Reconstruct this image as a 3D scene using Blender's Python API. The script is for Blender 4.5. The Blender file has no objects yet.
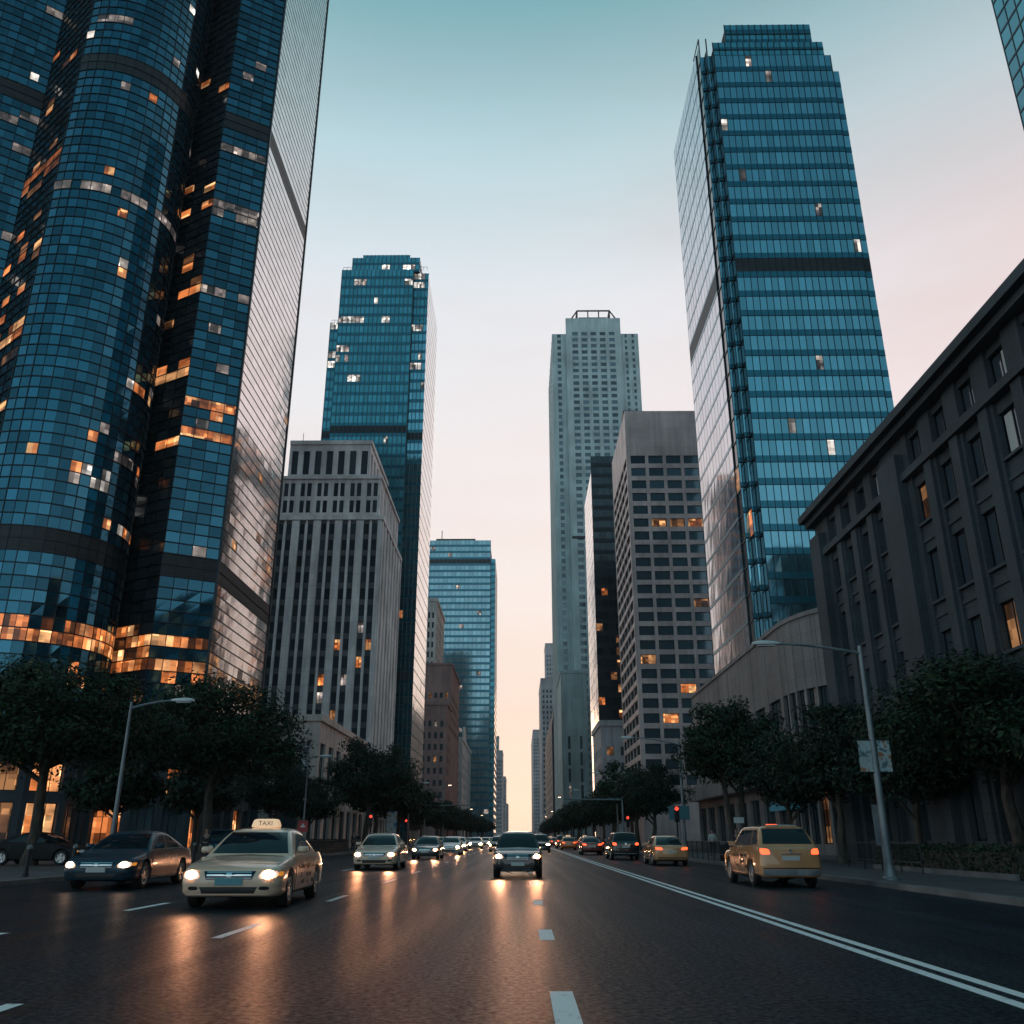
import bpy, bmesh, math, random
from mathutils import Vector, Matrix
from mathutils.bvhtree import BVHTree
R = math.radians
rnd = random.Random(7)
S = bpy.context.scene
COL = S.collection

# ------------------------------------------------------------------ camera
F, H, HY, VPX = 889.0, 1.32, 838.0, 521.0
pitch = math.atan((HY - 512) / F)
yaw = math.atan((VPX - 512) / F * math.cos(pitch))
cam = bpy.data.cameras.new('camera'); cam.sensor_width = 36; cam.lens = 36 * F / 1024
cam.clip_start = 0.1; cam.clip_end = 8000
co = bpy.data.objects.new('camera', cam); COL.objects.link(co)
co.location = (0, 0, H); co.rotation_euler = (R(90) + pitch, 0, yaw)
S.camera = co

# ------------------------------------------------------------------ sky, sun, exposure
SUN_EL, SUN_AZ = R(3.0), R(0.0)          # the sun is going down at the far end of the avenue
world = bpy.data.worlds.new('World'); S.world = world; world.use_nodes = True
wt = world.node_tree; wn = wt.nodes; wn.clear()
def N(tree, kind, **kw):
    n = tree.nodes.new(kind)
    for k, v in kw.items():
        if k.startswith('i_'): n.inputs[int(k[2:]) if k[2:].isdigit() else k[2:].replace('_', ' ')].default_value = v
        else: setattr(n, k, v)
    return n
def ramp(tree, stops, interp='LINEAR'):
    n = tree.nodes.new('ShaderNodeValToRGB'); e = n.color_ramp.elements; n.color_ramp.interpolation = interp
    while len(e) < len(stops): e.new(0.5)
    for i, (p, c) in enumerate(stops):
        e[i].position = p; e[i].color = (c[0], c[1], c[2], 1) if not isinstance(c, (int, float)) else (c, c, c, 1)
    return n
sky = N(wt, 'ShaderNodeTexSky', sky_type='NISHITA', sun_disc=False, sun_elevation=SUN_EL, sun_rotation=SUN_AZ, air_density=1.0, dust_density=1.5, ozone_density=3.0)
tc = N(wt, 'ShaderNodeTexCoord'); sp = N(wt, 'ShaderNodeSeparateXYZ'); wt.links.new(tc.outputs['Generated'], sp.inputs[0])
front = ramp(wt, [(0.0, (1.0, .76, .60)), (.10, (1.0, .80, .68)), (.25, (.96, .83, .77)), (.41, (.90, .83, .82)), (.55, (.79, .80, .83)), (.67, (.50, .66, .71)), (.78, (.165, .39, .44)), (.9, (.07, .23, .28)), (1, (.05, .18, .22))])
front.color_ramp.interpolation = 'LINEAR'
back = ramp(wt, [(0.0, (.80, .90, .95)), (.18, (.60, .78, .86)), (.45, (.20, .44, .53)), (.75, (.06, .20, .27)), (1, (.05, .18, .22))])
for r_ in (front, back): wt.links.new(sp.outputs[2], r_.inputs[0])
az = N(wt, 'ShaderNodeMapRange', interpolation_type='SMOOTHSTEP'); wt.links.new(sp.outputs[1], az.inputs[0]); az.inputs[1].default_value = -0.75; az.inputs[2].default_value = 0.6
mixc = N(wt, 'ShaderNodeMix', data_type='RGBA'); wt.links.new(az.outputs[0], mixc.inputs[0]); wt.links.new(back.outputs[0], mixc.inputs[6]); wt.links.new(front.outputs[0], mixc.inputs[7])
# faint streaks of cloud
cn = N(wt, 'ShaderNodeTexNoise'); cn.inputs['Scale'].default_value = 2.2; cn.inputs['Detail'].default_value = 5
cm = N(wt, 'ShaderNodeMapping'); cm.inputs['Scale'].default_value = (1, 1, 6); wt.links.new(tc.outputs['Generated'], cm.inputs[0]); wt.links.new(cm.outputs[0], cn.inputs[0])
cr = ramp(wt, [(.38, (1, 1, 1)), (.50, (.995, .98, .975)), (.70, (.98, .92, .90))]); wt.links.new(cn.outputs[0], cr.inputs[0])
cmul = N(wt, 'ShaderNodeMix', data_type='RGBA', blend_type='MULTIPLY'); cmul.inputs[0].default_value = 1
wt.links.new(mixc.outputs[2], cmul.inputs[6]); wt.links.new(cr.outputs[0], cmul.inputs[7])
b1 = N(wt, 'ShaderNodeBackground'); b2 = N(wt, 'ShaderNodeBackground'); ad = N(wt, 'ShaderNodeAddShader'); wo = N(wt, 'ShaderNodeOutputWorld')
b1.inputs[1].default_value = 0.01; b2.inputs[1].default_value = 1.06
wt.links.new(sky.outputs[0], b1.inputs[0])
tx = ramp(wt, [(.35, (.95, 1.0, 1.02)), (.55, (1, 1, 1)), (.78, (.98, .86, .85))]); mrx = N(wt, 'ShaderNodeMapRange'); mrx.inputs[1].default_value = -1; wt.links.new(sp.outputs[0], mrx.inputs[0]); wt.links.new(mrx.outputs[0], tx.inputs[0])
tmul = N(wt, 'ShaderNodeMix', data_type='RGBA', blend_type='MULTIPLY'); tmul.inputs[0].default_value = 1; wt.links.new(cmul.outputs[2], tmul.inputs[6]); wt.links.new(tx.outputs[0], tmul.inputs[7]); wt.links.new(tmul.outputs[2], b2.inputs[0])
wt.links.new(b1.outputs[0], ad.inputs[0]); wt.links.new(b2.outputs[0], ad.inputs[1]); wt.links.new(ad.outputs[0], wo.inputs[0])
sl = bpy.data.lights.new('sun', 'SUN'); sl.energy = 0.15; sl.angle = R(12); sl.color = (1, .62, .38)
so = bpy.data.objects.new('sun', sl); COL.objects.link(so)
so.rotation_euler = (R(90) - SUN_EL, 0, R(180))
so.rotation_euler = Vector((0, -math.cos(SUN_EL), -math.sin(SUN_EL))).to_track_quat('-Z', 'Y').to_euler()
vs = S.view_settings; S.display_settings.display_device = 'sRGB'
vs.view_transform = 'Standard'; vs.look = 'None'; vs.exposure = 0.0; vs.gamma = 1.0; vs.use_curve_mapping = False
cy = S.cycles; cy.use_denoising = True
try: cy.denoiser = 'OPENIMAGEDENOISE'
except Exception: pass
cy.max_bounces = 6; cy.diffuse_bounces = 2; cy.glossy_bounces = 4; cy.transmission_bounces = 2; cy.volume_bounces = 0; cy.sample_clamp_indirect = 4
cy.use_adaptive_sampling = True; cy.adaptive_threshold = 0.012

# ------------------------------------------------------------------ materials
def mat(name, base=(.5, .5, .5), rough=.6, metal=0.0, spec=.5, emit=None, estr=0.0, coat=0.0):
    m = bpy.data.materials.new(name); m.use_nodes = True
    p = m.node_tree.nodes['Principled BSDF']
    p.inputs['Base Color'].default_value = (*base, 1); p.inputs['Roughness'].default_value = rough
    p.inputs['Metallic'].default_value = metal; p.inputs['Specular IOR Level'].default_value = spec
    p.inputs['Coat Weight'].default_value = coat; p.inputs['Coat Roughness'].default_value = .04
    if emit: p.inputs['Emission Color'].default_value = (*emit, 1); p.inputs['Emission Strength'].default_value = estr
    return m
def P(m): return m.node_tree.nodes['Principled BSDF']
def texco(t, scale=(1, 1, 1), out='Object'):
    a = N(t, 'ShaderNodeTexCoord'); b = N(t, 'ShaderNodeMapping'); b.inputs['Scale'].default_value = scale
    t.links.new(a.outputs[out], b.inputs[0]); return b
def noisy(m, c0, c1, scale=1.0, stretch=(1, 1, 1), detail=6, lo=.35, hi=.65, bump=0.0, rough=None, bscale=None, bdist=.02):
    t = m.node_tree; p = P(m); mp = texco(t, stretch)
    n = N(t, 'ShaderNodeTexNoise'); n.inputs['Scale'].default_value = scale; n.inputs['Detail'].default_value = detail
    t.links.new(mp.outputs[0], n.inputs[0])
    r_ = ramp(t, [(lo, c0), (hi, c1)]); t.links.new(n.outputs[0], r_.inputs[0]); t.links.new(r_.outputs[0], p.inputs['Base Color'])
    if rough:
        r2 = ramp(t, [(lo, rough[0]), (hi, rough[1])]); t.links.new(n.outputs[0], r2.inputs[0]); t.links.new(r2.outputs[0], p.inputs['Roughness'])
    if bump:
        n2 = N(t, 'ShaderNodeTexNoise'); n2.inputs['Scale'].default_value = bscale or scale * 8; n2.inputs['Detail'].default_value = 4
        t.links.new(mp.outputs[0], n2.inputs[0])
        b = N(t, 'ShaderNodeBump'); b.inputs['Strength'].default_value = bump; b.inputs['Distance'].default_value = bdist
        t.links.new(n2.outputs[0], b.inputs['Height']); t.links.new(b.outputs[0], p.inputs['Normal'])
    return r_
def stone(name, c, rough=.85, scale=.25, joint=None):
    """weathered stone: broad mottling, fine grain, vertical rain streaks; optional panel joints"""
    m = mat(name, c, rough); t = m.node_tree; p = P(m)
    d = tuple(x * .72 for x in c); l = tuple(min(1, x * 1.18) for x in c)
    r_ = noisy(m, d, l, scale, (1, 1, 1), 8, .3, .7, .25, None, 14, .01)
    mp = texco(t, (1.1, 1.1, .07)); n = N(t, 'ShaderNodeTexNoise'); n.inputs['Scale'].default_value = 1.0; n.inputs['Detail'].default_value = 5
    t.links.new(mp.outputs[0], n.inputs[0]); rr = ramp(t, [(.3, (.72, .72, .74)), (.6, (1, 1, 1))]); t.links.new(n.outputs[0], rr.inputs[0])
    mx = N(t, 'ShaderNodeMix', data_type='RGBA', blend_type='MULTIPLY'); mx.inputs[0].default_value = 1
    t.links.new(r_.outputs[0], mx.inputs[6]); t.links.new(rr.outputs[0], mx.inputs[7]); out = mx.outputs[2]
    if joint:
        ob = N(t, 'ShaderNodeTexCoord'); s3 = N(t, 'ShaderNodeSeparateXYZ'); t.links.new(ob.outputs['Object'], s3.inputs[0])
        su = N(t, 'ShaderNodeMath', operation='ADD'); t.links.new(s3.outputs[0], su.inputs[0]); t.links.new(s3.outputs[1], su.inputs[1])
        cb = N(t, 'ShaderNodeCombineXYZ'); t.links.new(su.outputs[0], cb.inputs[0]); t.links.new(s3.outputs[2], cb.inputs[1])
        br = N(t, 'ShaderNodeTexBrick'); br.offset = 0.0 if joint[2] else .5; br.inputs['Scale'].default_value = 1; br.inputs['Mortar Size'].default_value = .012
        br.inputs['Brick Width'].default_value = joint[0]; br.inputs['Row Height'].default_value = joint[1]
        br.inputs['Color1'].default_value = (1, 1, 1, 1); br.inputs['Color2'].default_value = (.88, .88, .9, 1); br.inputs['Mortar'].default_value = (.45, .45, .47, 1)
        t.links.new(cb.outputs[0], br.inputs[0])
        m2 = N(t, 'ShaderNodeMix', data_type='RGBA', blend_type='MULTIPLY'); m2.inputs[0].default_value = 1
        t.links.new(out, m2.inputs[6]); t.links.new(br.outputs[0], m2.inputs[7]); out = m2.outputs[2]
    t.links.new(out, p.inputs['Base Color']); return m
def curtain(name, c, rough=.05, metal=.9, var=.35):
    """reflective coated glass; every pane is a mesh island and gets its own tint and interior tone"""
    m = mat(name, c, rough, metal); t = m.node_tree; p = P(m)
    g = N(t, 'ShaderNodeNewGeometry'); rr = ramp(t, [(0, tuple(x * (1 - var) for x in c)), (.7, c), (1, tuple(min(1, x * (1 + var * .6)) for x in c))])
    t.links.new(g.outputs['Random Per Island'], rr.inputs[0]); t.links.new(rr.outputs[0], p.inputs['Base Color'])
    mp = texco(t, (.35, .35, .2)); n = N(t, 'ShaderNodeTexNoise'); n.inputs['Scale'].default_value = 1.0; n.inputs['Detail'].default_value = 2
    t.links.new(mp.outputs[0], n.inputs[0]); b = N(t, 'ShaderNodeBump'); b.inputs['Strength'].default_value = .35; b.inputs['Distance'].default_value = .03
    t.links.new(n.outputs[0], b.inputs['Height']); t.links.new(b.outputs[0], p.inputs['Normal'])
    return m
def litmat(name, c_lo, c_hi, s, sc=(.9, .9, 1.5)):
    """the inside of a lit office: bright ceiling lamps, pale walls, dark furniture, all different from window to window"""
    m = mat(name, (.02, .02, .02), .15, 0, .5); t = m.node_tree; p = P(m)
    a = N(t, 'ShaderNodeTexCoord'); oi = N(t, 'ShaderNodeObjectInfo'); mp = N(t, 'ShaderNodeMapping'); mp.inputs['Scale'].default_value = sc
    t.links.new(a.outputs['Object'], mp.inputs[0])
    vm = N(t, 'ShaderNodeVectorMath', operation='ADD'); t.links.new(mp.outputs[0], vm.inputs[0]); t.links.new(oi.outputs['Location'], vm.inputs[1])
    s3 = N(t, 'ShaderNodeSeparateXYZ'); t.links.new(mp.outputs[0], s3.inputs[0]); ax = N(t, 'ShaderNodeMath', operation='ADD'); t.links.new(s3.outputs[0], ax.inputs[0]); t.links.new(s3.outputs[1], ax.inputs[1])
    def blocks(fu, fz, seed):
        c = N(t, 'ShaderNodeCombineXYZ'); ids = N(t, 'ShaderNodeMath', operation='MULTIPLY_ADD'); ids.inputs[1].default_value = 91.7; ids.inputs[2].default_value = seed; t.links.new(oi.outputs['Random'], ids.inputs[0])
        for k, (src, f) in enumerate(((ax.outputs[0], fu), (s3.outputs[2], fz))):
            m1 = N(t, 'ShaderNodeMath', operation='MULTIPLY'); m1.inputs[1].default_value = f; m2 = N(t, 'ShaderNodeMath', operation='FLOOR'); t.links.new(src, m1.inputs[0]); t.links.new(m1.outputs[0], m2.inputs[0]); t.links.new(m2.outputs[0], c.inputs[k])
        t.links.new(ids.outputs[0], c.inputs[2]); w = N(t, 'ShaderNodeTexWhiteNoise', noise_dimensions='3D'); t.links.new(c.outputs[0], w.inputs[0]); return w.outputs[0]
    w_ = N(t, 'ShaderNodeTexNoise'); w_.inputs['Scale'].default_value = .5; t.links.new(vm.outputs[0], w_.inputs[0])
    r1 = ramp(t, [(.05, (c_lo[0] * .10, c_lo[1] * .10, c_lo[2] * .10)), (.5, c_lo), (.95, c_hi)]); t.links.new(blocks(1.0, .55, 3.3), r1.inputs[0])
    r2 = ramp(t, [(.0, .5), (.4, .9), (.88, 1.0), (.93, 2.4)]); t.links.new(blocks(2.1, 1.6, 8.1), r2.inputs[0])
    r3 = ramp(t, [(.35, .35), (.62, 1.2)]); t.links.new(w_.outputs[0], r3.inputs[0])
    mx = N(t, 'ShaderNodeMix', data_type='RGBA', blend_type='MULTIPLY'); mx.inputs[0].default_value = 1
    mx2 = N(t, 'ShaderNodeMix', data_type='RGBA', blend_type='MULTIPLY'); mx2.inputs[0].default_value = 1
    t.links.new(r1.outputs[0], mx.inputs[6]); t.links.new(r2.outputs[0], mx.inputs[7]); t.links.new(mx.outputs[2], mx2.inputs[6]); t.links.new(r3.outputs[0], mx2.inputs[7]); t.links.new(mx2.outputs[2], p.inputs['Emission Color'])
    mr = N(t, 'ShaderNodeMapRange'); mr.inputs[3].default_value = s * .45; mr.inputs[4].default_value = s * 1.35
    t.links.new(oi.outputs['Random'], mr.inputs[0]); t.links.new(mr.outputs[0], p.inputs['Emission Strength'])
    return m

M = {}
# road
ra = M['asphalt'] = mat('asphalt', (.03, .03, .032), .42, 0, .12)
def mk_road(m):
    t = m.node_tree; p = P(m); mp = texco(t, (1, 1, 1))
    n1 = N(t, 'ShaderNodeTexNoise'); n1.inputs['Scale'].default_value = .35; n1.inputs['Detail'].default_value = 8
    n2 = N(t, 'ShaderNodeTexNoise'); n2.inputs['Scale'].default_value = 42; n2.inputs['Detail'].default_value = 6; n2.inputs['Roughness'].default_value = .75
    mps = texco(t, (1.2, .03, 1)); n3 = N(t, 'ShaderNodeTexNoise'); n3.inputs['Scale'].default_value = 1.4; n3.inputs['Detail'].default_value = 5
    t.links.new(mp.outputs[0], n1.inputs[0]); t.links.new(mp.outputs[0], n2.inputs[0]); t.links.new(mps.outputs[0], n3.inputs[0])
    r1 = ramp(t, [(.3, (.014, .025, .034)), (.7, (.024, .038, .049))]); t.links.new(n1.outputs[0], r1.inputs[0])
    r2 = ramp(t, [(.33, (.35, .35, .35)), (.55, (1, 1, 1)), (.68, (2.2, 2.2, 2.2))]); t.links.new(n2.outputs[0], r2.inputs[0])
    r3 = ramp(t, [(.35, (.75, .75, .75)), (.65, (1.15, 1.15, 1.15))]); t.links.new(n3.outputs[0], r3.inputs[0])
    a = N(t, 'ShaderNodeMix', data_type='RGBA', blend_type='MULTIPLY'); a.inputs[0].default_value = 1
    b = N(t, 'ShaderNodeMix', data_type='RGBA', blend_type='MULTIPLY'); b.inputs[0].default_value = 1
    t.links.new(r1.outputs[0], a.inputs[6]); t.links.new(r2.outputs[0], a.inputs[7]); t.links.new(a.outputs[2], b.inputs[6]); t.links.new(r3.outputs[0], b.inputs[7])
    n4 = N(t, 'ShaderNodeTexNoise'); n4.inputs['Scale'].default_value = 15; n4.inputs['Detail'].default_value = 9; n4.inputs['Roughness'].default_value = .7; t.links.new(mp.outputs[0], n4.inputs[0])
    r4 = ramp(t, [(.34, (.55, .56, .58)), (.5, (1, 1, 1)), (.66, (1.55, 1.53, 1.5))]); t.links.new(n4.outputs[0], r4.inputs[0])
    c = N(t, 'ShaderNodeMix', data_type='RGBA', blend_type='MULTIPLY'); c.inputs[0].default_value = 1; t.links.new(b.outputs[2], c.inputs[6]); t.links.new(r4.outputs[0], c.inputs[7])
    vo = N(t, 'ShaderNodeTexVoronoi', feature='DISTANCE_TO_EDGE'); vo.inputs['Scale'].default_value = .22; nw = N(t, 'ShaderNodeTexNoise'); nw.inputs['Scale'].default_value = 1.5; nw.inputs['Detail'].default_value = 6; t.links.new(mp.outputs[0], nw.inputs[0])
    va = N(t, 'ShaderNodeVectorMath', operation='MULTIPLY_ADD'); va.inputs[1].default_value = (1.2, 1.2, 1.2); t.links.new(nw.outputs['Color'], va.inputs[0]); t.links.new(mp.outputs[0], va.inputs[2]); t.links.new(va.outputs[0], vo.inputs[0])
    rc = ramp(t, [(.0, (.35, .35, .35)), (.004, (.5, .5, .5)), (.009, (1, 1, 1))]); t.links.new(vo.outputs[0], rc.inputs[0])
    d = N(t, 'ShaderNodeMix', data_type='RGBA', blend_type='MULTIPLY'); d.inputs[0].default_value = .75; t.links.new(c.outputs[2], d.inputs[6]); t.links.new(rc.outputs[0], d.inputs[7])
    t.links.new(d.outputs[2], p.inputs['Base Color'])
    rs = ramp(t, [(.38, .005), (.5, .038), (.63, .19)]); t.links.new(n4.outputs[0], rs.inputs[0]); t.links.new(rs.outputs[0], p.inputs['Specular IOR Level'])
    rr = ramp(t, [(.3, .27), (.7, .42)]); t.links.new(n3.outputs[0], rr.inputs[0]); t.links.new(rr.outputs[0], p.inputs['Roughness'])
    bp = N(t, 'ShaderNodeBump'); bp.inputs['Strength'].default_value = .9; bp.inputs['Distance'].default_value = .010
    t.links.new(n2.outputs[0], bp.inputs['Height']); t.links.new(bp.outputs[0], p.inputs['Normal'])
mk_road(ra)
M['paint_line'] = mat('road_paint', (.7, .7, .68), .6); noisy(M['paint_line'], (.46, .46, .46), (.88, .88, .87), 9, (1, .4, 1), 8, .28, .42)
def pavers(name, c, w, h):
    m = stone(name, c, .7, .5); t = m.node_tree; p = P(m); src = p.inputs['Base Color'].links[0].from_socket
    mp = texco(t); br = N(t, 'ShaderNodeTexBrick'); br.inputs['Scale'].default_value = 1; br.inputs['Mortar Size'].default_value = .012; br.inputs['Brick Width'].default_value = w; br.inputs['Row Height'].default_value = h
    br.inputs['Color1'].default_value = (1, 1, 1, 1); br.inputs['Color2'].default_value = (.78, .78, .8, 1); br.inputs['Mortar'].default_value = (.35, .35, .35, 1); t.links.new(mp.outputs[0], br.inputs[0])
    mx = N(t, 'ShaderNodeMix', data_type='RGBA', blend_type='MULTIPLY'); mx.inputs[0].default_value = 1; t.links.new(src, mx.inputs[6]); t.links.new(br.outputs[0], mx.inputs[7]); t.links.new(mx.outputs[2], p.inputs['Base Color']); return m
M['pavement'] = pavers('pavement', (.08, .083, .09), .6, .6)
M['kerb'] = stone('kerb_stone', (.16, .16, .16), .8, 1)
M['ground'] = stone('ground', (.07, .07, .07), .9, .05)
# glass
M['g_navy'] = curtain('navy_curtain_glass', (.042, .15, .215), .05, .9, .45)
M['g_recess'] = curtain('smoked_glass', (.035, .05, .06), .10, .5)
M['g_teal'] = curtain('teal_curtain_glass', (.19, .43, .53), .06, .9, .22)
M['g_deep'] = curtain('deep_teal_glass', (.075, .33, .42), .12, .55, .25)
M['g_hazy'] = curtain('pale_teal_glass', (.25, .42, .48), .1, .85, .2)
M['g_dark'] = curtain('dark_window_glass', (.10, .14, .17), .06, .5, .5)
M['g_side'] = curtain('street_side_glass', (.82, .76, .74), .07, .95, .10)  # pale warm tint puts extra sunset reflection into the avenue-facing panes
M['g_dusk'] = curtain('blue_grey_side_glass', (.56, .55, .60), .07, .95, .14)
M['spandrel'] = mat('spandrel_panel', (.028, .15, .21), .16, .7)
M['sailskin'] = mat('dark_cladding', (.02, .03, .045), .55, .2)
M['deco_dark'] = stone('dark_spandrel_stone', (.13, .14, .155), .8, .4)
M['mull_dark'] = mat('dark_mullion', (.008, .014, .02), .35, .5)
M['mull_mid'] = mat('grey_mullion', (.05, .09, .11), .4, .6)
M['mech'] = mat('louvre_dark', (.010, .012, .016), .5, .2); noisy(M['mech'], (.006, .008, .01), (.02, .024, .03), 1, (.2, .2, 9))
M['core'] = mat('dark_core', (.01, .012, .015), .8)
M['roofing'] = stone('roofing', (.12, .12, .13), .9, .2)
# stone
M['deco'] = stone('grey_limestone', (.78, .75, .74), .75, .2, (1.2, 1.9, 0))
M['charcoal'] = stone('charcoal_granite', (.052, .070, .083), .75, .25, (1.1, .75, 0))
M['podium'] = stone('podium_granite', (.25, .235, .235), .6, .2, (1.6, 1.1, 1))
M['office'] = stone('mauve_granite', (.62, .49, .47), .42, .2, (3.2, 1.9, 1))
M['hotel'] = stone('greenish_concrete', (.36, .47, .48), .7, .1)
M['brick'] = stone('brown_brick', (.36, .22, .20), .8, .2, (.6, .3, 0))
M['cream'] = stone('pale_stone', (.55, .49, .46), .7, .2)
M['grey_far'] = stone('grey_tower_stone', (.38, .38, .40), .7, .1)
M['lit_warm'] = litmat('lit_office_orange', (.92, .25, .065), (1.0, .52, .22), 1.25)
M['lit_pale'] = litmat('lit_office_pale', (.42, .34, .32), (.90, .74, .64), .62)
M['lit_white'] = litmat('lit_office_white', (.7, .62, .55), (1, .96, .9), 1.3)
M['lit_dim'] = litmat('lit_office_dim', (.28, .11, .04), (.85, .40, .16), .7)
# small things
M['steel'] = mat('galvanised_steel', (.2, .23, .25), .5, .5); noisy(M['steel'], (.15, .18, .20), (.25, .28, .30), 3, (1, 1, .4))
M['darkmetal'] = mat('dark_metal', (.03, .035, .04), .5, .6)
M['bark'] = mat('bark', (.06, .05, .042), .9); noisy(M['bark'], (.03, .026, .022), (.09, .075, .06), 5, (1, 1, .25), 6, .35, .65, .6)
def leafmat(name, c):
    m = mat(name, c, .6, 0, .15); t = m.node_tree; p = P(m); g = N(t, 'ShaderNodeNewGeometry')
    rr = ramp(t, [(0, (c[0] * .45, c[1] * .5, c[2] * .6)), (.6, c), (1, (c[0] * 1.7, c[1] * 1.5, c[2] * 1.1))])
    t.links.new(g.outputs['Random Per Island'], rr.inputs[0]); t.links.new(rr.outputs[0], p.inputs['Base Color']); return m
M['leaf'] = leafmat('dark_leaves', (.020, .042, .024)); M['leaf2'] = leafmat('bluish_leaves', (.020, .038, .027))
M['hedge'] = leafmat('hedge_leaves', (.026, .042, .026))
M['tyre'] = mat('tyre_rubber', (.012, .012, .012), .8); M['rim'] = mat('alloy_rim', (.5, .5, .5), .3, .9)
M['black'] = mat('black_plastic', (.012, .013, .014), .4); M['chrome'] = mat('chrome', (.75, .75, .75), .12, 1)
M['autoglass'] = mat('car_glass', (.008, .013, .017), .04, 0, .45)
M['grille'] = mat('grille_slats', (.02, .04, .06), .25, .8)
def paint(name, c, metal=.25, rough=.26):
    m = mat(name, c, rough, metal, .5, coat=1.0); noisy(m, tuple(x * .88 for x in c), tuple(min(1, x * 1.06) for x in c), 1.3, (1, 1, 1), 4); return m
M['p_cream'] = paint('cream_paint', (.82, .56, .40), .0); M['p_gold'] = paint('golden_yellow_paint', (.62, .30, .135), .1)
M['p_navy'] = paint('navy_paint', (.020, .050, .075), .15); P(M['p_navy']).inputs['Coat Weight'].default_value = .15; P(M['p_navy']).inputs['Specular IOR Level'].default_value = .3
M['p_black'] = paint('black_paint', (.014, .016, .018), .3)
M['p_matte'] = mat('matte_black_paint', (.012, .013, .015), .5, 0, .15)  # matte copy of the black paint, dulled so the sky reflects less
M['p_silver'] = paint('tan_paint', (.46, .40, .33), .6); M['p_white'] = paint('white_paint', (.62, .62, .60), .0)
M['p_red'] = paint('dark_red_paint', (.16, .03, .02), .3); M['p_orange'] = paint('orange_paint', (.75, .20, .04), .1); M['p_grey'] = paint('grey_paint', (.10, .11, .12), .5)
M['head'] = mat('headlight_on', (.8, .8, .8), .2, emit=(1, .46, .21), estr=42)
M['lens_on'] = mat('headlight_lens', (.55, .55, .55), .12, emit=(1, .60, .36), estr=.8, coat=.8)
M['head_dim'] = mat('headlight_glow', (.8, .8, .8), .2, emit=(1, .62, .40), estr=10)
M['head_far'] = mat('headlight_far', (.8, .8, .8), .2, emit=(1, .44, .20), estr=220)
M['tail'] = mat('taillight_on', (.5, .02, .01), .2, emit=(1, .10, .03), estr=2.6)
M['tail_off'] = mat('taillight_off', (.28, .02, .012), .15, coat=.8)
M['amber'] = mat('amber_lens', (.6, .18, .02), .15, emit=(1, .35, .05), estr=.5)
M['plate'] = mat('teal_plate', (.10, .30, .34), .4); M['plate_w'] = mat('pale_plate', (.5, .52, .5), .4)
M['ink'] = mat('dark_lettering', (.02, .014, .012), .5)
M['taxisign'] = mat('taxi_sign_plastic', (.75, .6, .45), .35, emit=(1, .62, .34), estr=.55)
M['lamp_off'] = mat('lamp_lens', (.6, .63, .64), .3)
M['lamp_on'] = mat('lamp_lit', (.8, .8, .8), .3, emit=(1, .62, .38), estr=14)
M['red_on'] = mat('signal_red', (.5, .02, .02), .3, emit=(1, .06, .035), estr=2)
M['redsign'] = mat('red_sign_enamel', (.42, .025, .03), .4); M['tealsign'] = mat('teal_sign_enamel', (.05, .17, .20), .4); M['whitesign'] = mat('white_sign_enamel', (.6, .62, .62), .4)
M['bluesign'] = mat('blue_panel', (.03, .17, .26), .3, emit=(.04, .26, .36), estr=.12)
M['wood'] = mat('bench_wood', (.16, .10, .06), .6); noisy(M['wood'], (.11, .065, .04), (.2, .13, .08), 3, (1, 12, 12))
M['skin'] = mat('skin', (.35, .20, .14), .6); M['cloth_dark'] = mat('dark_cloth', (.03, .035, .045), .9); M['cloth_pale'] = mat('pale_cloth', (.42, .42, .42), .9); M['hair'] = mat('dark_hair', (.012, .01, .009), .6)

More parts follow.
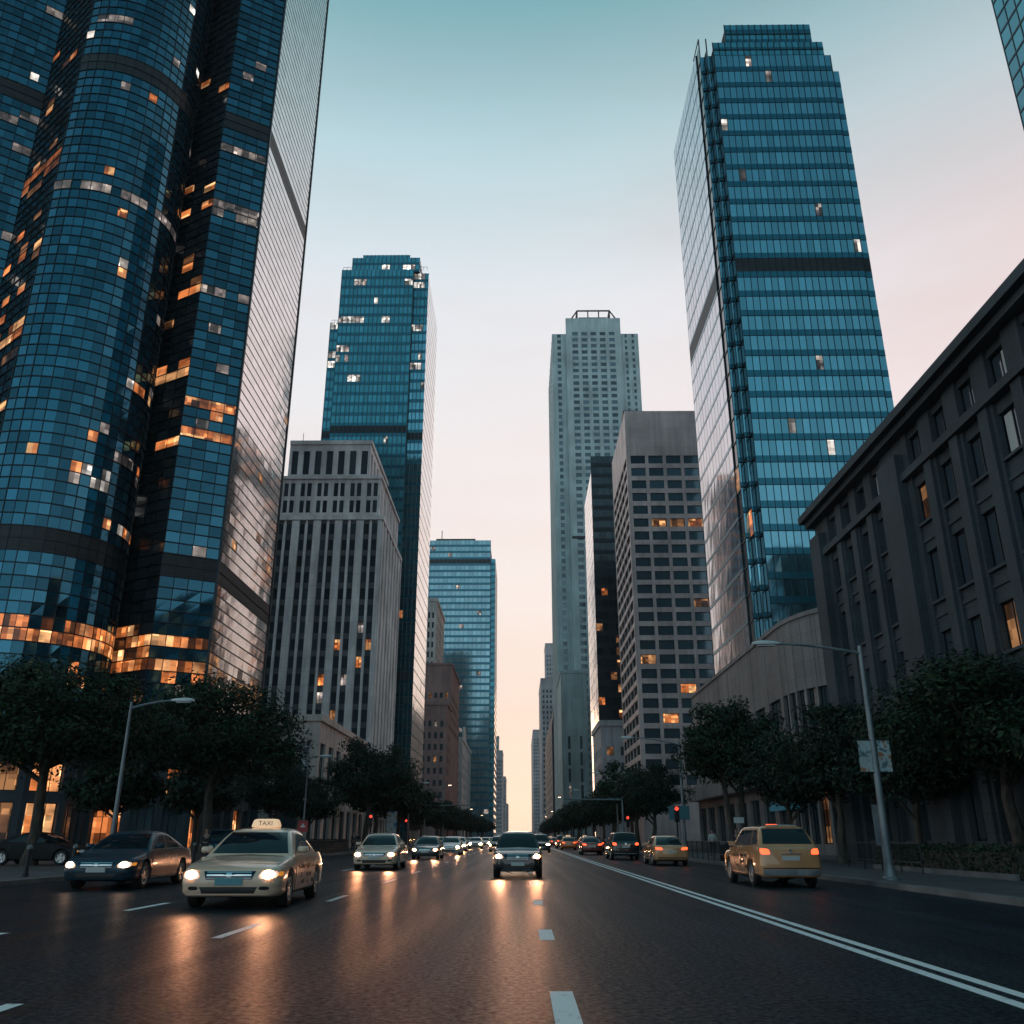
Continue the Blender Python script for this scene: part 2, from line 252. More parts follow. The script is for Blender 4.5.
# ------------------------------------------------------------------ builders
class MB:
    def __init__(s): s.v = []; s.f = []
    def add(s, vs, fs):
        o = len(s.v); s.v += [tuple(p) for p in vs]; s.f += [tuple(i + o for i in f) for f in fs]
    def quad(s, a, b, c, d): s.add((a, b, c, d), ((0, 1, 2, 3),))
    def hexa(s, p):   # 8 points: bottom 4 ccw, top 4 ccw
        s.add(p, ((3, 2, 1, 0), (4, 5, 6, 7), (0, 1, 5, 4), (1, 2, 6, 5), (2, 3, 7, 6), (3, 0, 4, 7)))
    def box(s, x0, x1, y0, y1, z0, z1):
        s.hexa([(x0, y0, z0), (x1, y0, z0), (x1, y1, z0), (x0, y1, z0), (x0, y0, z1), (x1, y0, z1), (x1, y1, z1), (x0, y1, z1)])
    def prism(s, pts, z0, z1):
        n = len(pts); s.add([(x, y, z0) for x, y in pts] + [(x, y, z1) for x, y in pts],
            [tuple(range(n))[::-1], tuple(range(n, 2 * n))] + [(i, (i + 1) % n, n + (i + 1) % n, n + i) for i in range(n)])
    def tube(s, pts, rad, n=8):
        pts = [Vector(p) for p in pts]; rings = []; o = len(s.v); up = None
        for i, p in enumerate(pts):
            d = (pts[min(i + 1, len(pts) - 1)] - pts[max(i - 1, 0)]).normalized()
            a = d.orthogonal().normalized() if up is None else (up - d * up.dot(d)).normalized()
            up = a; b = d.cross(a); r = rad[i] if isinstance(rad, (list, tuple)) else rad
            for k in range(n):
                t = 2 * math.pi * k / n; s.v.append(tuple(p + (a * math.cos(t) + b * math.sin(t)) * r))
        for i in range(len(pts) - 1):
            for k in range(n): s.f.append((o + i * n + k, o + i * n + (k + 1) % n, o + (i + 1) * n + (k + 1) % n, o + (i + 1) * n + k))
        s.f.append(tuple(o + k for k in range(n))[::-1]); s.f.append(tuple(o + (len(pts) - 1) * n + k for k in range(n)))
    def lathe_x(s, prof, cx, cy, cz, n=28):   # profile (x offset, radius), axis along x
        o = len(s.v)
        for (x, r) in prof:
            for k in range(n):
                t = 2 * math.pi * k / n; s.v.append((cx + x, cy + r * math.cos(t), cz + r * math.sin(t)))
        m = len(prof)
        for i in range(m - 1):
            for k in range(n): s.f.append((o + i * n + k, o + (i + 1) * n + k, o + (i + 1) * n + (k + 1) % n, o + i * n + (k + 1) % n))
    def mesh(s, name, mt=None, smooth=None):
        me = bpy.data.meshes.new(name); me.from_pydata(s.v, [], s.f); me.update()
        if mt is not None: me.materials.append(mt)
        if smooth:
            me.polygons.foreach_set('use_smooth', [True] * len(me.polygons)); me.set_sharp_from_angle(angle=R(smooth))
        return me
def fixn(me):
    b = bmesh.new(); b.from_mesh(me); bmesh.ops.recalc_face_normals(b, faces=b.faces); b.to_mesh(me); b.free()
def tag(o, label=None, cat=None, group=None, kind=None):
    if label: o['label'] = label
    if cat: o['category'] = cat
    if group: o['group'] = group
    if kind: o['kind'] = kind
    return o
def thing(name, label, cat, loc=(0, 0, 0), rz=0.0, group=None):
    o = bpy.data.objects.new(name, None); COL.objects.link(o); o.location = loc; o.rotation_euler = (0, 0, rz); o.empty_display_size = .1
    return tag(o, label, cat, group)
def link(me, name, parent=None, loc=(0, 0, 0), rz=0.0):
    o = bpy.data.objects.new(name, me); COL.objects.link(o); o.location = loc; o.rotation_euler = (0, 0, rz)
    if parent: o.parent = parent
    return o
def build(mb, name, mt, parent=None, smooth=None, world=True):
    """links the collected shapes as ONE object; world=True: shapes are in world metres and move to the thing's own frame"""
    if parent is not None and world:
        off = Vector(parent.location); q = parent.parent
        while q: off += Vector(q.location); q = q.parent
        mb.v = [(x - off.x, y - off.y, z - off.z) for x, y, z in mb.v]
    return link(mb.mesh(name, mt, smooth), name, parent)
def copy_tree(o, parent=None, skip=()):
    c = o.copy(); COL.objects.link(c); c.parent = parent
    for ch in o.children:
        if ch.name.split('.')[0] not in skip: copy_tree(ch, c, skip)
    return c

class W:
    """a stretch of wall seen from above; outward is to the right of its direction"""
    def __init__(s, a, b):
        s.a = Vector((a[0], a[1], 0)); s.b = Vector((b[0], b[1], 0)); d = s.b - s.a; s.L = d.length; s.d = d / s.L; s.n = Vector((s.d.y, -s.d.x, 0)); s.ang = math.atan2(s.d.y, s.d.x)
    def p(s, u, d, z): q = s.a + s.d * u + s.n * d; return (q.x, q.y, z)
    def box(s, mb, u0, u1, z0, z1, d0, d1):
        mb.hexa([s.p(u0, d1, z0), s.p(u1, d1, z0), s.p(u1, d0, z0), s.p(u0, d0, z0), s.p(u0, d1, z1), s.p(u1, d1, z1), s.p(u1, d0, z1), s.p(u0, d0, z1)])
    def pane(s, mb, u0, u1, z0, z1, d, j=.006):
        g = lambda: d + rnd.uniform(-j, j)
        mb.quad(s.p(u0, g(), z0), s.p(u1, g(), z0), s.p(u1, g(), z1), s.p(u0, g(), z1))
def steps(a, b, st):
    n = max(1, round((b - a) / st)); return [a + (b - a) * i / n for i in range(n + 1)]
WIN = {}
def window_mesh(w, h, fr, gl, bars=1, dep=.10):
    k = (round(w, 2), round(h, 2), fr.name, gl.name, bars)
    if k not in WIN:
        f = MB(); t = .07
        f.box(-w / 2, -w / 2 + t, -dep, 0, 0, h); f.box(w / 2 - t, w / 2, -dep, 0, 0, h); f.box(-w / 2 + t, w / 2 - t, -dep, 0, 0, t); f.box(-w / 2 + t, w / 2 - t, -dep, 0, h - t, h)
        for i in range(bars):
            x = -w / 2 + w * (i + 1) / (bars + 1); f.box(x - .03, x + .03, -dep + .01, 0, t, h - t)
        p = MB(); xs = [-w / 2 + t + (w - 2 * t) * i / (bars + 1) for i in range(bars + 2)]
        for i in range(bars + 1): p.box(xs[i] + .001, xs[i + 1] - .001, -.05, -.02, t + .001, h - t - .001)
        WIN[k] = (f.mesh('window', fr), p.mesh('pane', gl))
    return WIN[k]
def place_windows(root, lst, fr, gl, cap=100, bars=1, panes=True, recess=.25, lit=None, litp=0.0, litmats=('lit_warm',)):
    """lst: (wall, u0, u1, z0, z1). The nearest `cap` become window parts (> pane), the others one part"""
    key = lambda q: Vector(q[0].p((q[1] + q[2]) / 2, 0, q[3])).length
    lst = sorted(lst, key=key); rest = MB()
    for i, (w, u0, u1, z0, z1) in enumerate(lst):
        if i < cap:
            m = gl
            if rnd.random() < (litp(w, u0, z0) if callable(litp) else litp): m = M[rnd.choice(litmats)]
            fm, pm = window_mesh(u1 - u0, z1 - z0, fr, m, bars)
            q = Vector(w.p((u0 + u1) / 2, -recess, z0)) - Vector(root.location)
            o = link(fm, 'window', root, q, w.ang)
            if panes: link(pm, 'pane', o)
            else: o.data = merged(fm, pm)
        else:
            w.pane(rest, u0, u1, z0, z1, -recess + .03, .01)
    if rest.v: tag(build(rest, 'window', gl, root), kind='stuff')
MERG = {}
def merged(a, b):
    k = (a.name, b.name)
    if k not in MERG:
        bm = bmesh.new(); bm.from_mesh(a); n = len(bm.faces); bm.from_mesh(b); bm.faces.ensure_lookup_table()
        me = bpy.data.meshes.new('window')
        for i, f in enumerate(bm.faces): f.material_index = 0 if i < n else 1
        bm.to_mesh(me); bm.free(); me.materials.append(a.materials[0]); me.materials.append(b.materials[0]); MERG[k] = me
    return MERG[k]
def punched(mb, w, z0, z1, rows, cols, depth=.3, inset=.03, smb=None, trim=(0, 0)):
    """wall of piers and spandrels round real openings; returns the openings"""
    edge = [trim[0]]
    for a, b in cols: edge += [a, b]
    edge.append(w.L - trim[1])
    for i in range(0, len(edge), 2):
        if edge[i + 1] - edge[i] > .01: w.box(mb, edge[i], edge[i + 1], z0, z1, -depth, 0)
    zz = [z0]
    for a, b in rows: zz += [a, b]
    zz.append(z1)
    for a, b in cols:
        for i in range(0, len(zz), 2):
            if zz[i + 1] - zz[i] > .01: w.box(smb or mb, a, b, zz[i], zz[i + 1], -depth, -inset)
    return [(w, a, b, c, d) for a, b in cols for c, d in rows]
def even(L, n, frac, margin=0.0):
    p = (L - 2 * margin) / n; return [(margin + p * (i + .5 - frac / 2), margin + p * (i + .5 + frac / 2)) for i in range(n)]
def storeys(z0, dz, n, frac, off=0.0): return [(z0 + dz * i + off, z0 + dz * i + off + dz * frac) for i in range(n)]

class Curtain:
    """curtain-walled faces of one tower: panes, mullions, spandrels, dark floors, lit panes"""
    def __init__(s): s.k = 0; s.g = {}; s.vm = MB(); s.hm = MB(); s.sp = MB(); s.mech = {}; s.lit = []
    def face(s, w, z0, z1, row, col, glass, spandrel=0.0, vt=.06, ht=.06, mech=(), lit=None, vd=.06, hd=.08, vcols=True, jit=.006, sheet=None):
        s.k += 1; us = steps(0, w.L, col); zs = steps(z0, z1, row)
        for k in range(len(zs) - 1):
            a, b = zs[k], zs[k + 1]; mid = (a + b) / 2; g = s.g.setdefault((glass, sheet or s.k, sum(m1 < mid for m0, m1 in mech)), MB())
            if any(m0 <= mid <= m1 for m0, m1 in mech):
                if spandrel: w.box(s.sp, 0, w.L, a, a + (b - a) * spandrel, -.08, .025)
                w.box(s.mech.setdefault((sheet or s.k, [m0 <= mid <= m1 for m0, m1 in mech].index(True)), MB()), 0, w.L, a + (b - a) * spandrel, b, -.1, .02); continue
            c = a + (b - a) * spandrel
            if spandrel: w.box(s.sp, 0, w.L, a, c, -.08, .025)
            for i in range(len(us) - 1):
                w.pane(g, us[i], us[i + 1], c, b, 0, jit)
                if lit:
                    m = lit(w, (us[i] + us[i + 1]) / 2, mid, k, i)
                    if m: s.lit.append((w, us[i] + vt / 2, us[i + 1] - vt / 2, c + ht * .6, b - ht * .6, m))
        if ht:
            for z in zs[:-1]: w.box(s.hm, 0, w.L, z - ht / 2, z + ht / 2, -.05, hd)
        if vt and vcols:
            for u in us[:-1]: w.box(s.vm, u - vt / 2, u + vt / 2, z0, z1, -.05, vd)
    def done(s, root, hm='mull_dark', vm='mull_dark', sp='spandrel', cap=100):
        for k, mb in s.g.items():
            if mb.v: build(mb, 'glass_facade', M[k[0]], root)
        if s.hm.v: build(s.hm, 'transom_grid', M[hm], root)
        if s.vm.v: build(s.vm, 'mullion_grid', M[vm], root)
        if s.sp.v: build(s.sp, 'spandrel_band', M[sp], root)
        for mb in s.mech.values(): build(mb, 'plant_floor', M['mech'], root)
        s.lit.sort(key=lambda q: Vector(q[0].p(q[1], 0, q[3])).length)
        rest = {}
        for i, (w, u0, u1, z0, z1, m) in enumerate(s.lit):
            if i < cap:
                mb = MB(); c = Vector(w.p((u0 + u1) / 2, .03, z0)); h = (u1 - u0) / 2
                mb.box(-h, h, 0, .02, 0, z1 - z0); link(mb.mesh('lit_window', M[m]), 'lit_window', root, c - Vector(root.location), w.ang)
            else: w.box(rest.setdefault(m, MB()), u0, u1, z0, z1, .012, .03)
        for m, mb in rest.items(): tag(build(mb, 'lit_window', M[m], root), kind='stuff')
def outline_walls(pts): return [W(pts[i], pts[(i + 1) % len(pts)]) for i in range(len(pts))]
def inset_poly(pts, d):
    o = []; n = len(pts)
    for i in range(n):
        p, q, r = (Vector(pts[(i + k) % n]) for k in (-1, 0, 1)); n1 = Vector(((q - p).y, -(q - p).x)).normalized(); n2 = Vector(((r - q).y, -(r - q).x)).normalized(); m = (n1 + n2)
        m = m.normalized() if m.length > .2 else n1; v = q - m * d; o.append((v.x, v.y))
    return o

# ================================================================== THE SETTING
def struct(mb, name, mt): return tag(build(mb, name, mt), kind='structure')
KL, KR = -15.1, 10.3
g = MB(); g.quad((-500, -200, -.16), (500, -200, -.16), (500, 1800, -.16), (-500, 1800, -.16)); struct(g, 'ground', M['ground'])
g = MB(); g.quad((KL, -60, 0), (KR, -60, 0), (KR, 1700, 0), (KL, 1700, 0)); struct(g, 'road', M['asphalt'])
g = MB(); g.box(KR + .3, 70, -60, 1700, -.15, .13); struct(g, 'pavement', M['pavement'])
g = MB(); g.box(-110, KL - .3, -60, 1700, -.15, .13); struct(g, 'pavement', M['pavement'])
for x0, x1 in ((KL - .3, KL), (KR, KR + .3)):
    g = MB()
    for y in range(-40, 400, 2): g.box(x0, x1, y + .006, y + 1.994, -.1, .138)
    g.box(x0, x1, 400, 1700, -.1, .138); struct(g, 'kerb', M['kerb'])
# painted lines
g = MB()
for dx in (-.14, .14):
    y = -10.0
    while y < 700:
        a = 4.36 - .004 * max(0, min(y, 60)) + dx; b = 4.36 - .004 * max(0, min(y + 5, 60)) + dx
        g.quad((a - .072, y, .004), (a + .072, y, .004), (b + .072, y + 5, .004), (b - .072, y + 5, .004)); y += 5
struct(g, 'road_marking', M['paint_line'])
g = MB()
def dash(x, y, l=2.6, w=.15, dx=0.0): g.quad((x - w / 2, y, .004), (x + w / 2, y, .004), (x + w / 2 + dx, y + l, .004), (x - w / 2 + dx, y + l, .004))
for x, ys in ((.36, [8.15, 13.5, 20.3, 28.5]), (-4.28, [6.25, 13.7, 21.4, 30.0]), (-7.64, [12.2, 18.7, 33, 41])):
    for i, y in enumerate(ys): dash(x, y - (1.2 if x > 0 and i == 0 else 0), (1.5 if x > 0 and i else 2.2) if i < 3 else 2.6, .21 if x > 0 else .15)
    y = ys[-1] + 8
    while y < 420: dash(x, y); y += 8
struct(g, 'road_marking', M['paint_line'])
# ================================================================== BUILDINGS
def root_at(name, label, pts, cat='building', group=None):
    return thing(name, label, cat, (sum(p[0] for p in pts) / len(pts), sum(p[1] for p in pts) / len(pts), 0), 0, group)

# ---- A: big curved glass tower on the left
def build_curved_tower():
    def arc(c, r, a0, a1, n): return [(c[0] + r * math.cos(R(a0 + (a1 - a0) * i / n)), c[1] + r * math.sin(R(a0 + (a1 - a0) * i / n))) for i in range(n + 1)]
    l1 = arc((-70.3, 97.0), 30.0, -85, -50, 20); l2 = arc((-42.8, 75.7), 7.0, -105, 27, 18)
    pc, pn, pf = (-32.3, 76.5), (-28, 79), (-28, 96.8)
    HT = 118
    rt = root_at('glass_skyscraper', 'huge dark blue glass tower with rounded bays and a pink reflecting side, far left', l1 + l2 + [pf])
    C = Curtain(); row = 1.06
    mech = ((23.3, 25.6), (74.4, 76.4))
    r_ = random.Random(3)
    blobs = {}
    def lit_lobe(w, u, z, k, i):
        x = w.p(u, 0, 0)[0]
        if 59.5 < z < 61.0: return 'lit_pale' if (x > -50 and r_.random() < .75) else None
        if 15.6 < z < 18.2: return 'lit_warm' if r_.random() < .85 else None
        if 12.0 < z < 15 and r_.random() < .12: return 'lit_warm'
        if 27 < z < 46:
            key = (k // 2, round(x / 2.2))
            if key not in blobs: blobs[key] = r_.random()
            if blobs[key] < .13 and r_.random() < .55: return r_.choice(('lit_pale', 'lit_pale', 'lit_white', 'lit_warm'))
        if z > 62:
            key = (k, round(x / 3))
            if key not in blobs: blobs[key] = r_.random()
            if blobs[key] < .03: return 'lit_pale'
        if r_.random() < .022: return r_.choice(('lit_pale', 'lit_pale', 'lit_warm', 'lit_white'))
    def lit_dark(w, u, z, k, i):
        for zz in (64, 54, 44.6, 36.6): 
            if abs(z - zz) < .7: return 'lit_warm' if r_.random() < .6 else None
        if 15 < z < 19.3: return 'lit_warm' if r_.random() < .75 else None
        if r_.random() < .06: return r_.choice(('lit_warm', 'lit_dim'))
    def lit_ch(w, u, z, k, i):
        for zz in (71.6, 64, 53.6): 
            if abs(z - zz) < .7: return 'lit_pale' if r_.random() < .8 else None
        for zz in (40.6, 38.0, 17.8, 14.8):
            if abs(z - zz) < .8: return 'lit_warm' if r_.random() < .85 else None
        if r_.random() < .02: return 'lit_pale'
    def lit_side(w, u, z, k, i):
        if 13.5 < z < 17.5 and r_.random() < .55: return 'lit_dim'
        if z < 60 and r_.random() < .012: return 'lit_dim'
    for seq, gl, sh in ((l1, 'g_navy', 'one'), (l2, 'g_navy', 'two')):
        for i in range(len(seq) - 1): C.face(W(seq[i], seq[i + 1]), 8.6, HT, row, .95, gl, 0, .07 if i % 2 == 0 else .025, .09, mech, lit_lobe, hd=.07, sheet=sh)
    C.face(W(l1[-1], l2[0]), 8.6, HT, row, 1.6, 'g_recess', 0, .05, .10, (), lit_dark)
    C.face(W(l2[-1], pc), 8.6, HT, row, 1.4, 'g_recess', 0, .05, .10, (), lit_dark)
    C.face(W(pc, pn), 8.6, HT, row, 1.25, 'g_navy', 0, .06, .09, mech, lit_ch)
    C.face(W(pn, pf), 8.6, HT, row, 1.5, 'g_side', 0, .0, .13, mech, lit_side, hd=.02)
    b = MB(); w = W(pn, pf); w.box(b, -.1, .12, 8.6, HT, -.1, .12); w.box(b, w.L - .12, w.L + .1, 8.6, HT, -.1, .12); build(b, 'corner_fin', M['mull_dark'], rt)
    pts = l1 + l2 + [pc, pn, pf, (-50, 108), (-75, 92)]
    b = MB(); b.prism(inset_poly(pts, .6), 8, HT - .3); build(b, 'core', M['core'], rt)
    b = MB(); w = W(pf, (-50, 108)); w.box(b, 0, w.L, 8.6, HT, -.4, 0); w = W((-50, 108), (-75, 92)); w.box(b, 0, w.L, 8.6, HT, -.4, 0); w = W((-75, 92), l1[0]); w.box(b, 0, w.L, 8.6, HT, -.4, 0)
    build(b, 'rear_wall', M['mech'], rt)
    C.done(rt, cap=100)
    # ground floors: dark stone base with lit lobby glazing between piers
    base = l1[2::4] + [l2[0]] + l2[4::4] + [pc, pn, pf]
    bm = MB(); gl = MB(); lb = []
    for i in range(len(base) - 1):
        w = W(base[i], base[i + 1]); n = max(1, round(w.L / 3.2)); cols = even(w.L, n, .74)
        op = punched(bm, w, .13, 8.55, [(.5, 3.9), (4.7, 6.9)], cols, .5, .06)
        for q in op: lb.append(q)
    build(bm, 'base_wall', M['charcoal'], rt)
    def lobby_p(w, u, z):
        x = w.p(u, 0, 0)[0]
        if x < -37.5: return 1
        return .14 if z < 4 else .16
    place_windows(rt, lb, M['darkmetal'], M['g_dark'], 100, 2, True, .4, None, lobby_p, ('lit_warm', 'lit_warm', 'lit_dim'))
    b = MB(); b.prism(inset_poly(base + [(-50, 108), (-75, 92)], 1.2), .13, 8.5); build(b, 'ground_floor_core', M['core'], rt)
    b = MB()
    for i in range(len(base) - 1): w = W(base[i], base[i + 1]); w.box(b, 0, w.L, 8.2, 8.7, -.2, .35)
    build(b, 'canopy_band', M['mull_dark'], rt)
build_curved_tower()

# ---- forecourt pavilion under the tower, all lit glass (far left)
# ---- C + its low wing: art-deco stone tower
def build_deco():
    rt = thing('stone_tower', 'grey limestone tower with vertical piers and a stepped crown, before the teal stepped skyscraper', 'building', (-30, 140, 0))
    x0, x1, y0, y1 = -39, -22, 133, 156
    wall = MB(); wins = []; spm = MB()
    wf = W((x0, y0), (x1, y0)); ws = W((x1, y0), (x1, y1))
    # main shaft: wide piers with pairs of windows between
    def bays(w, n, pier, sub, ratio=.30):
        c = []; pw = w.L / n
        for i in range(n):
            a = i * pw + pier * pw / 2; b = (i + 1) * pw - pier * pw / 2; m = (a + b) / 2; c += [(a, m - sub / 2), (m + sub / 2, b)]
        return c
    cf = bays(wf, 5, .34, .34); cs = bays(ws, 7, .42, .5)
    wins += punched(wall, wf, 9, 49, storeys(9.4, 2.65, 15, .66), cf, .35, .12, spm)
    wins += punched(wall, ws, 9, 49, storeys(9.4, 2.65, 15, .66), cs, .35, .10, spm, (.35, 0))
    # upper tier
    wf2 = W((x0 + .4, y0 + .4), (x1 - .5, y0 + .4)); ws2 = W((x1 - .5, y0 + .4), (x1 - .5, y1 - 1))
    wins += punched(wall, wf2, 49.5, 56.2, [(50.3, 52.4), (53.1, 55.4)], bays(wf2, 6, .34, .34), .35, .12)
    wins += punched(wall, ws2, 49.5, 56.2, [(50.3, 52.4), (53.1, 55.4)], bays(ws2, 6, .42, .5), .35, .1, None, (.35, 0))
    wf3 = W((x0 + 1, y0 + 1.2), (x1 - 2.6, y0 + 1.2)); ws3 = W((x1 - 2.6, y0 + 1.2), (x1 - 2.6, y1 - 3))
    wins += punched(wall, wf3, 56.5, 62.8, [(57.2, 61.4)], even(wf3.L, 7, .56), .4, .03)
    wins += punched(wall, ws3, 56.5, 62.8, [(57.2, 61.4)], even(ws3.L, 6, .5), .4, .03, None, (.4, 0))
    wb = W((x1, y0), (x1, y1)); wl = W((x0, y0), (x1, y0))
    for w in (wl, wb):
        n = 5 if w is wl else 7
        w_ = even(w.L, n, .66); wins += punched(wall, w, .13, 8.6, [(1, 4), (5, 7.6)], w_, .5, .05, None, (.5 if w is wb else 0, 0))
    build(wall, 'wall', M['deco'], rt); build(spm, 'spandrel_panel', M['deco_dark'], rt)
    co_ = MB(); co_.box(x0 + .5, x1 - .5, y0 + .5, y1 - .5, .2, 48.8); co_.box(x0 + .8, x1 - 1, y0 + .9, y1 - 1.5, 48.8, 56.1); co_.box(x0 + 1.5, x1 - 3.1, y0 + 1.7, y1 - 3.5, 56.1, 62.6); build(co_, 'core', M['core'], rt)
    # projecting piers, string courses, parapets
    pr = MB()
    for w, n in ((wf, 5), (ws, 7)):
        for i in range(n + 1):
            u = w.L * i / n; h = w.L / n * (.165 if w is wf else .19); a, b = max(0, u - h), min(w.L, u + h); w.box(pr, a, b, 9.2, 48.6, .002, .28)
            if i < n: m = u + w.L / n / 2; w.box(pr, m - .2, m + .2, 9.2, 48.2, .002, .16)
    build(pr, 'pier', M['deco'], rt)
    cn = MB()
    for w, z, t, d in ((wf, 48.8, .7, .35), (ws, 48.8, .7, .35), (wf2, 56.0, .5, .3), (ws2, 56.0, .5, .3), (wf3, 62.5, .7, .25), (ws3, 62.5, .7, .25), (wf, 8.6, .55, .4), (ws, 8.6, .55, .4)):
        w.box(cn, .6 if w in (ws, ws2, ws3) else 0, w.L + (0 if w in (ws, ws2, ws3) else d), z, z + t, -.6, d)
    build(cn, 'cornice', M['deco'], rt)
    rf = MB(); rf.box(x0 + .5, x1 - 1, y0 + .8, y1 - .6, 48.85, 49.0); rf.box(x0 + .5, x1 - 1, y0 + .9, y1 - 1.4, 56.1, 56.3); rf.box(x0 + 1.1, x1 - 2.8, y0 + 1.4, y1 - 3.2, 62.6, 62.75); build(rf, 'roof', M['roofing'], rt)
    a = MB(); a.box(-37, -33.5, 137, 141, 62.8, 64.2); a.box(-31, -29, 138, 141, 62.8, 63.9); build(a, 'roof_plant', M['mech'], rt)
    a = MB(); a.tube([(-36.5, 136.2, 62.7), (-36.5, 136.2, 65.6)], .05, 6); a.tube([(-27, 137, 62.7), (-27, 137, 65)], .05, 6); build(a, 'aerial', M['darkmetal'], rt)
    place_windows(rt, wins, M['mull_dark'], M['g_dark'], 100, 1, True, .28, None, .16, ('lit_dim', 'lit_warm', 'lit_pale'))
    # low wing along the kerb
    r2 = thing('low_stone_building', 'low pale stone block with a plain parapet at the foot of the limestone tower', 'building', (-25, 115, 0))
    w = W((-22, 99.5), (-22, 131)); wf = W((-32, 99.5), (-22, 99.5)); b = MB(); wn_ = []
    wn_ += punched(b, w, .13, 13.4, [(1, 4.4), (5.6, 11.2)], even(w.L, 7, .62), .5, .06, None, (.5, 0))
    wn_ += punched(b, wf, .13, 13.4, [(1, 4.4), (5.6, 11.2)], even(wf.L, 2, .62), .5, .06)
    build(b, 'wall', M['cream'], r2)
    b = MB(); b.box(-32, -22.6, 100.1, 131, .2, 13.1); build(b, 'core', M['core'], r2)
    b = MB(); w.box(b, .5, w.L, 13.4, 14.1, -.5, .3); wf.box(b, 0, wf.L + .3, 13.4, 14.1, -.5, .3); build(b, 'parapet', M['cream'], r2)
    b = MB(); b.box(-31.5, -22.6, 100.1, 130.8, 13.2, 13.4); build(b, 'roof', M['roofing'], r2)
    place_windows(r2, wn_, M['mull_dark'], M['g_dark'], 100, 2, True, .4, None, .05, ('lit_dim',))
build_deco()

# ---- D: teal stepped skyscraper with a sunset-lit side
def build_teal_left():
    rt = thing('glass_skyscraper', 'tall teal glass skyscraper with a stepped flat top, rising behind the limestone tower', 'building', (-33, 194, 0))
    C = Curtain(); r_ = random.Random(11); y0, y1 = 182, 206; bl = {}
    def lit(w, u, z, k, i):
        key = (k, i // 3)
        if key not in bl: bl[key] = r_.random()
        lim = .22 if k % 4 == 0 else .05
        if 85 < z < 133 and bl[key] < lim and r_.random() < .75: return r_.choice(('lit_white', 'lit_pale', 'lit_white'))
        if z < 60 and r_.random() < .05: return r_.choice(('lit_warm', 'lit_pale'))
    m = ((85.2, 88.6), (30, 33)); kw = dict(spandrel=.30, vt=.14, ht=.10, mech=m, lit=lit, vd=.10, hd=.04)
    # centre block proud, right bay set back
    C.face(W((-44.7, y0), (-42.9, y0)), .13, 116, 2.6, .9, 'g_deep', **kw)
    C.face(W((-42.9, y0), (-25.6, y0)), .13, 130.8, 2.6, 1.0, 'g_deep', **kw)
    C.face(W((-25.6, y0), (-25.6, y0 + 1.0)), .13, 130.8, 2.6, 1.0, 'g_recess', **{**kw, 'lit': None})
    C.face(W((-25.6, y0 + 1.0), (-22, y0 + 1.0)), .13, 116, 2.6, .9, 'g_teal', **kw)
    C.face(W((-25.6, y0 + 1.6), (-22, y0 + 1.6)), 116, 130.8, 2.6, .9, 'g_deep', **kw)
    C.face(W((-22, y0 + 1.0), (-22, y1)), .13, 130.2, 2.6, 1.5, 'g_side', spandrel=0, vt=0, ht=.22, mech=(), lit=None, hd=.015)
    C.face(W((-40.7, y0 + .8), (-24.3, y0 + .8)), 130.8, 134.8, 2.0, 1.0, 'g_deep', **kw)
    C.face(W((-38.3, y0 + 1.6), (-26.8, y0 + 1.6)), 134.8, 136.2, 1.4, 1.0, 'g_deep', **{**kw, 'lit': None})
    C.face(W((-24.3, y0 + .8), (-24.3, y0 + 18)), 130.8, 134.8, 2.0, 1.5, 'g_side', spandrel=.2)
    C.done(rt, 'mull_mid', 'mull_mid', 'spandrel', 100)
    b = MB(); b.box(-44.5, -22.3, y0 + 2.0, y1 - .2, .2, 115.9); b.box(-42.7, -22.3, y0 + 2.2, y1 - 1, 115.9, 130.7); b.box(-40.5, -24.6, y0 + 2.3, y1 - 3, 130.7, 134.7); b.box(-38.1, -27, y0 + 2.6, y1 - 5, 134.7, 136.1)
    b.box(-44.5, -42.9, y0 + .2, y0 + 2.0, .2, 115.8); b.box(-42.8, -25.8, y0 + .2, y0 + 2.2, .2, 130.6); b.box(-40.5, -24.5, y0 + 1, y0 + 2.3, 130.6, 134.6); build(b, 'core', M['core'], rt)
    b = MB(); b.box(-44.8, -44.7, y0, y1, .13, 116); b.box(-43.0, -42.9, y0, y1, 116, 130.8); build(b, 'side_wall', M['spandrel'], rt)
    b = MB()
    for a, c, z in ((-42.9, -40.7, 130.8), (-24.3, -22.1, 130.8), (-44.7, -43, 116), (-25.4, -22.1, 116)): b.tube([(a + .2, y0 + .3, z + .9), (c - .2, y0 + .3, z + .9)], .05, 5); [b.tube([(x, y0 + .3, z), (x, y0 + .3, z + .9)], .04, 5) for x in (a + .2, (a + c) / 2, c - .2)]
    build(b, 'roof_rail', M['darkmetal'], rt)
build_teal_left()

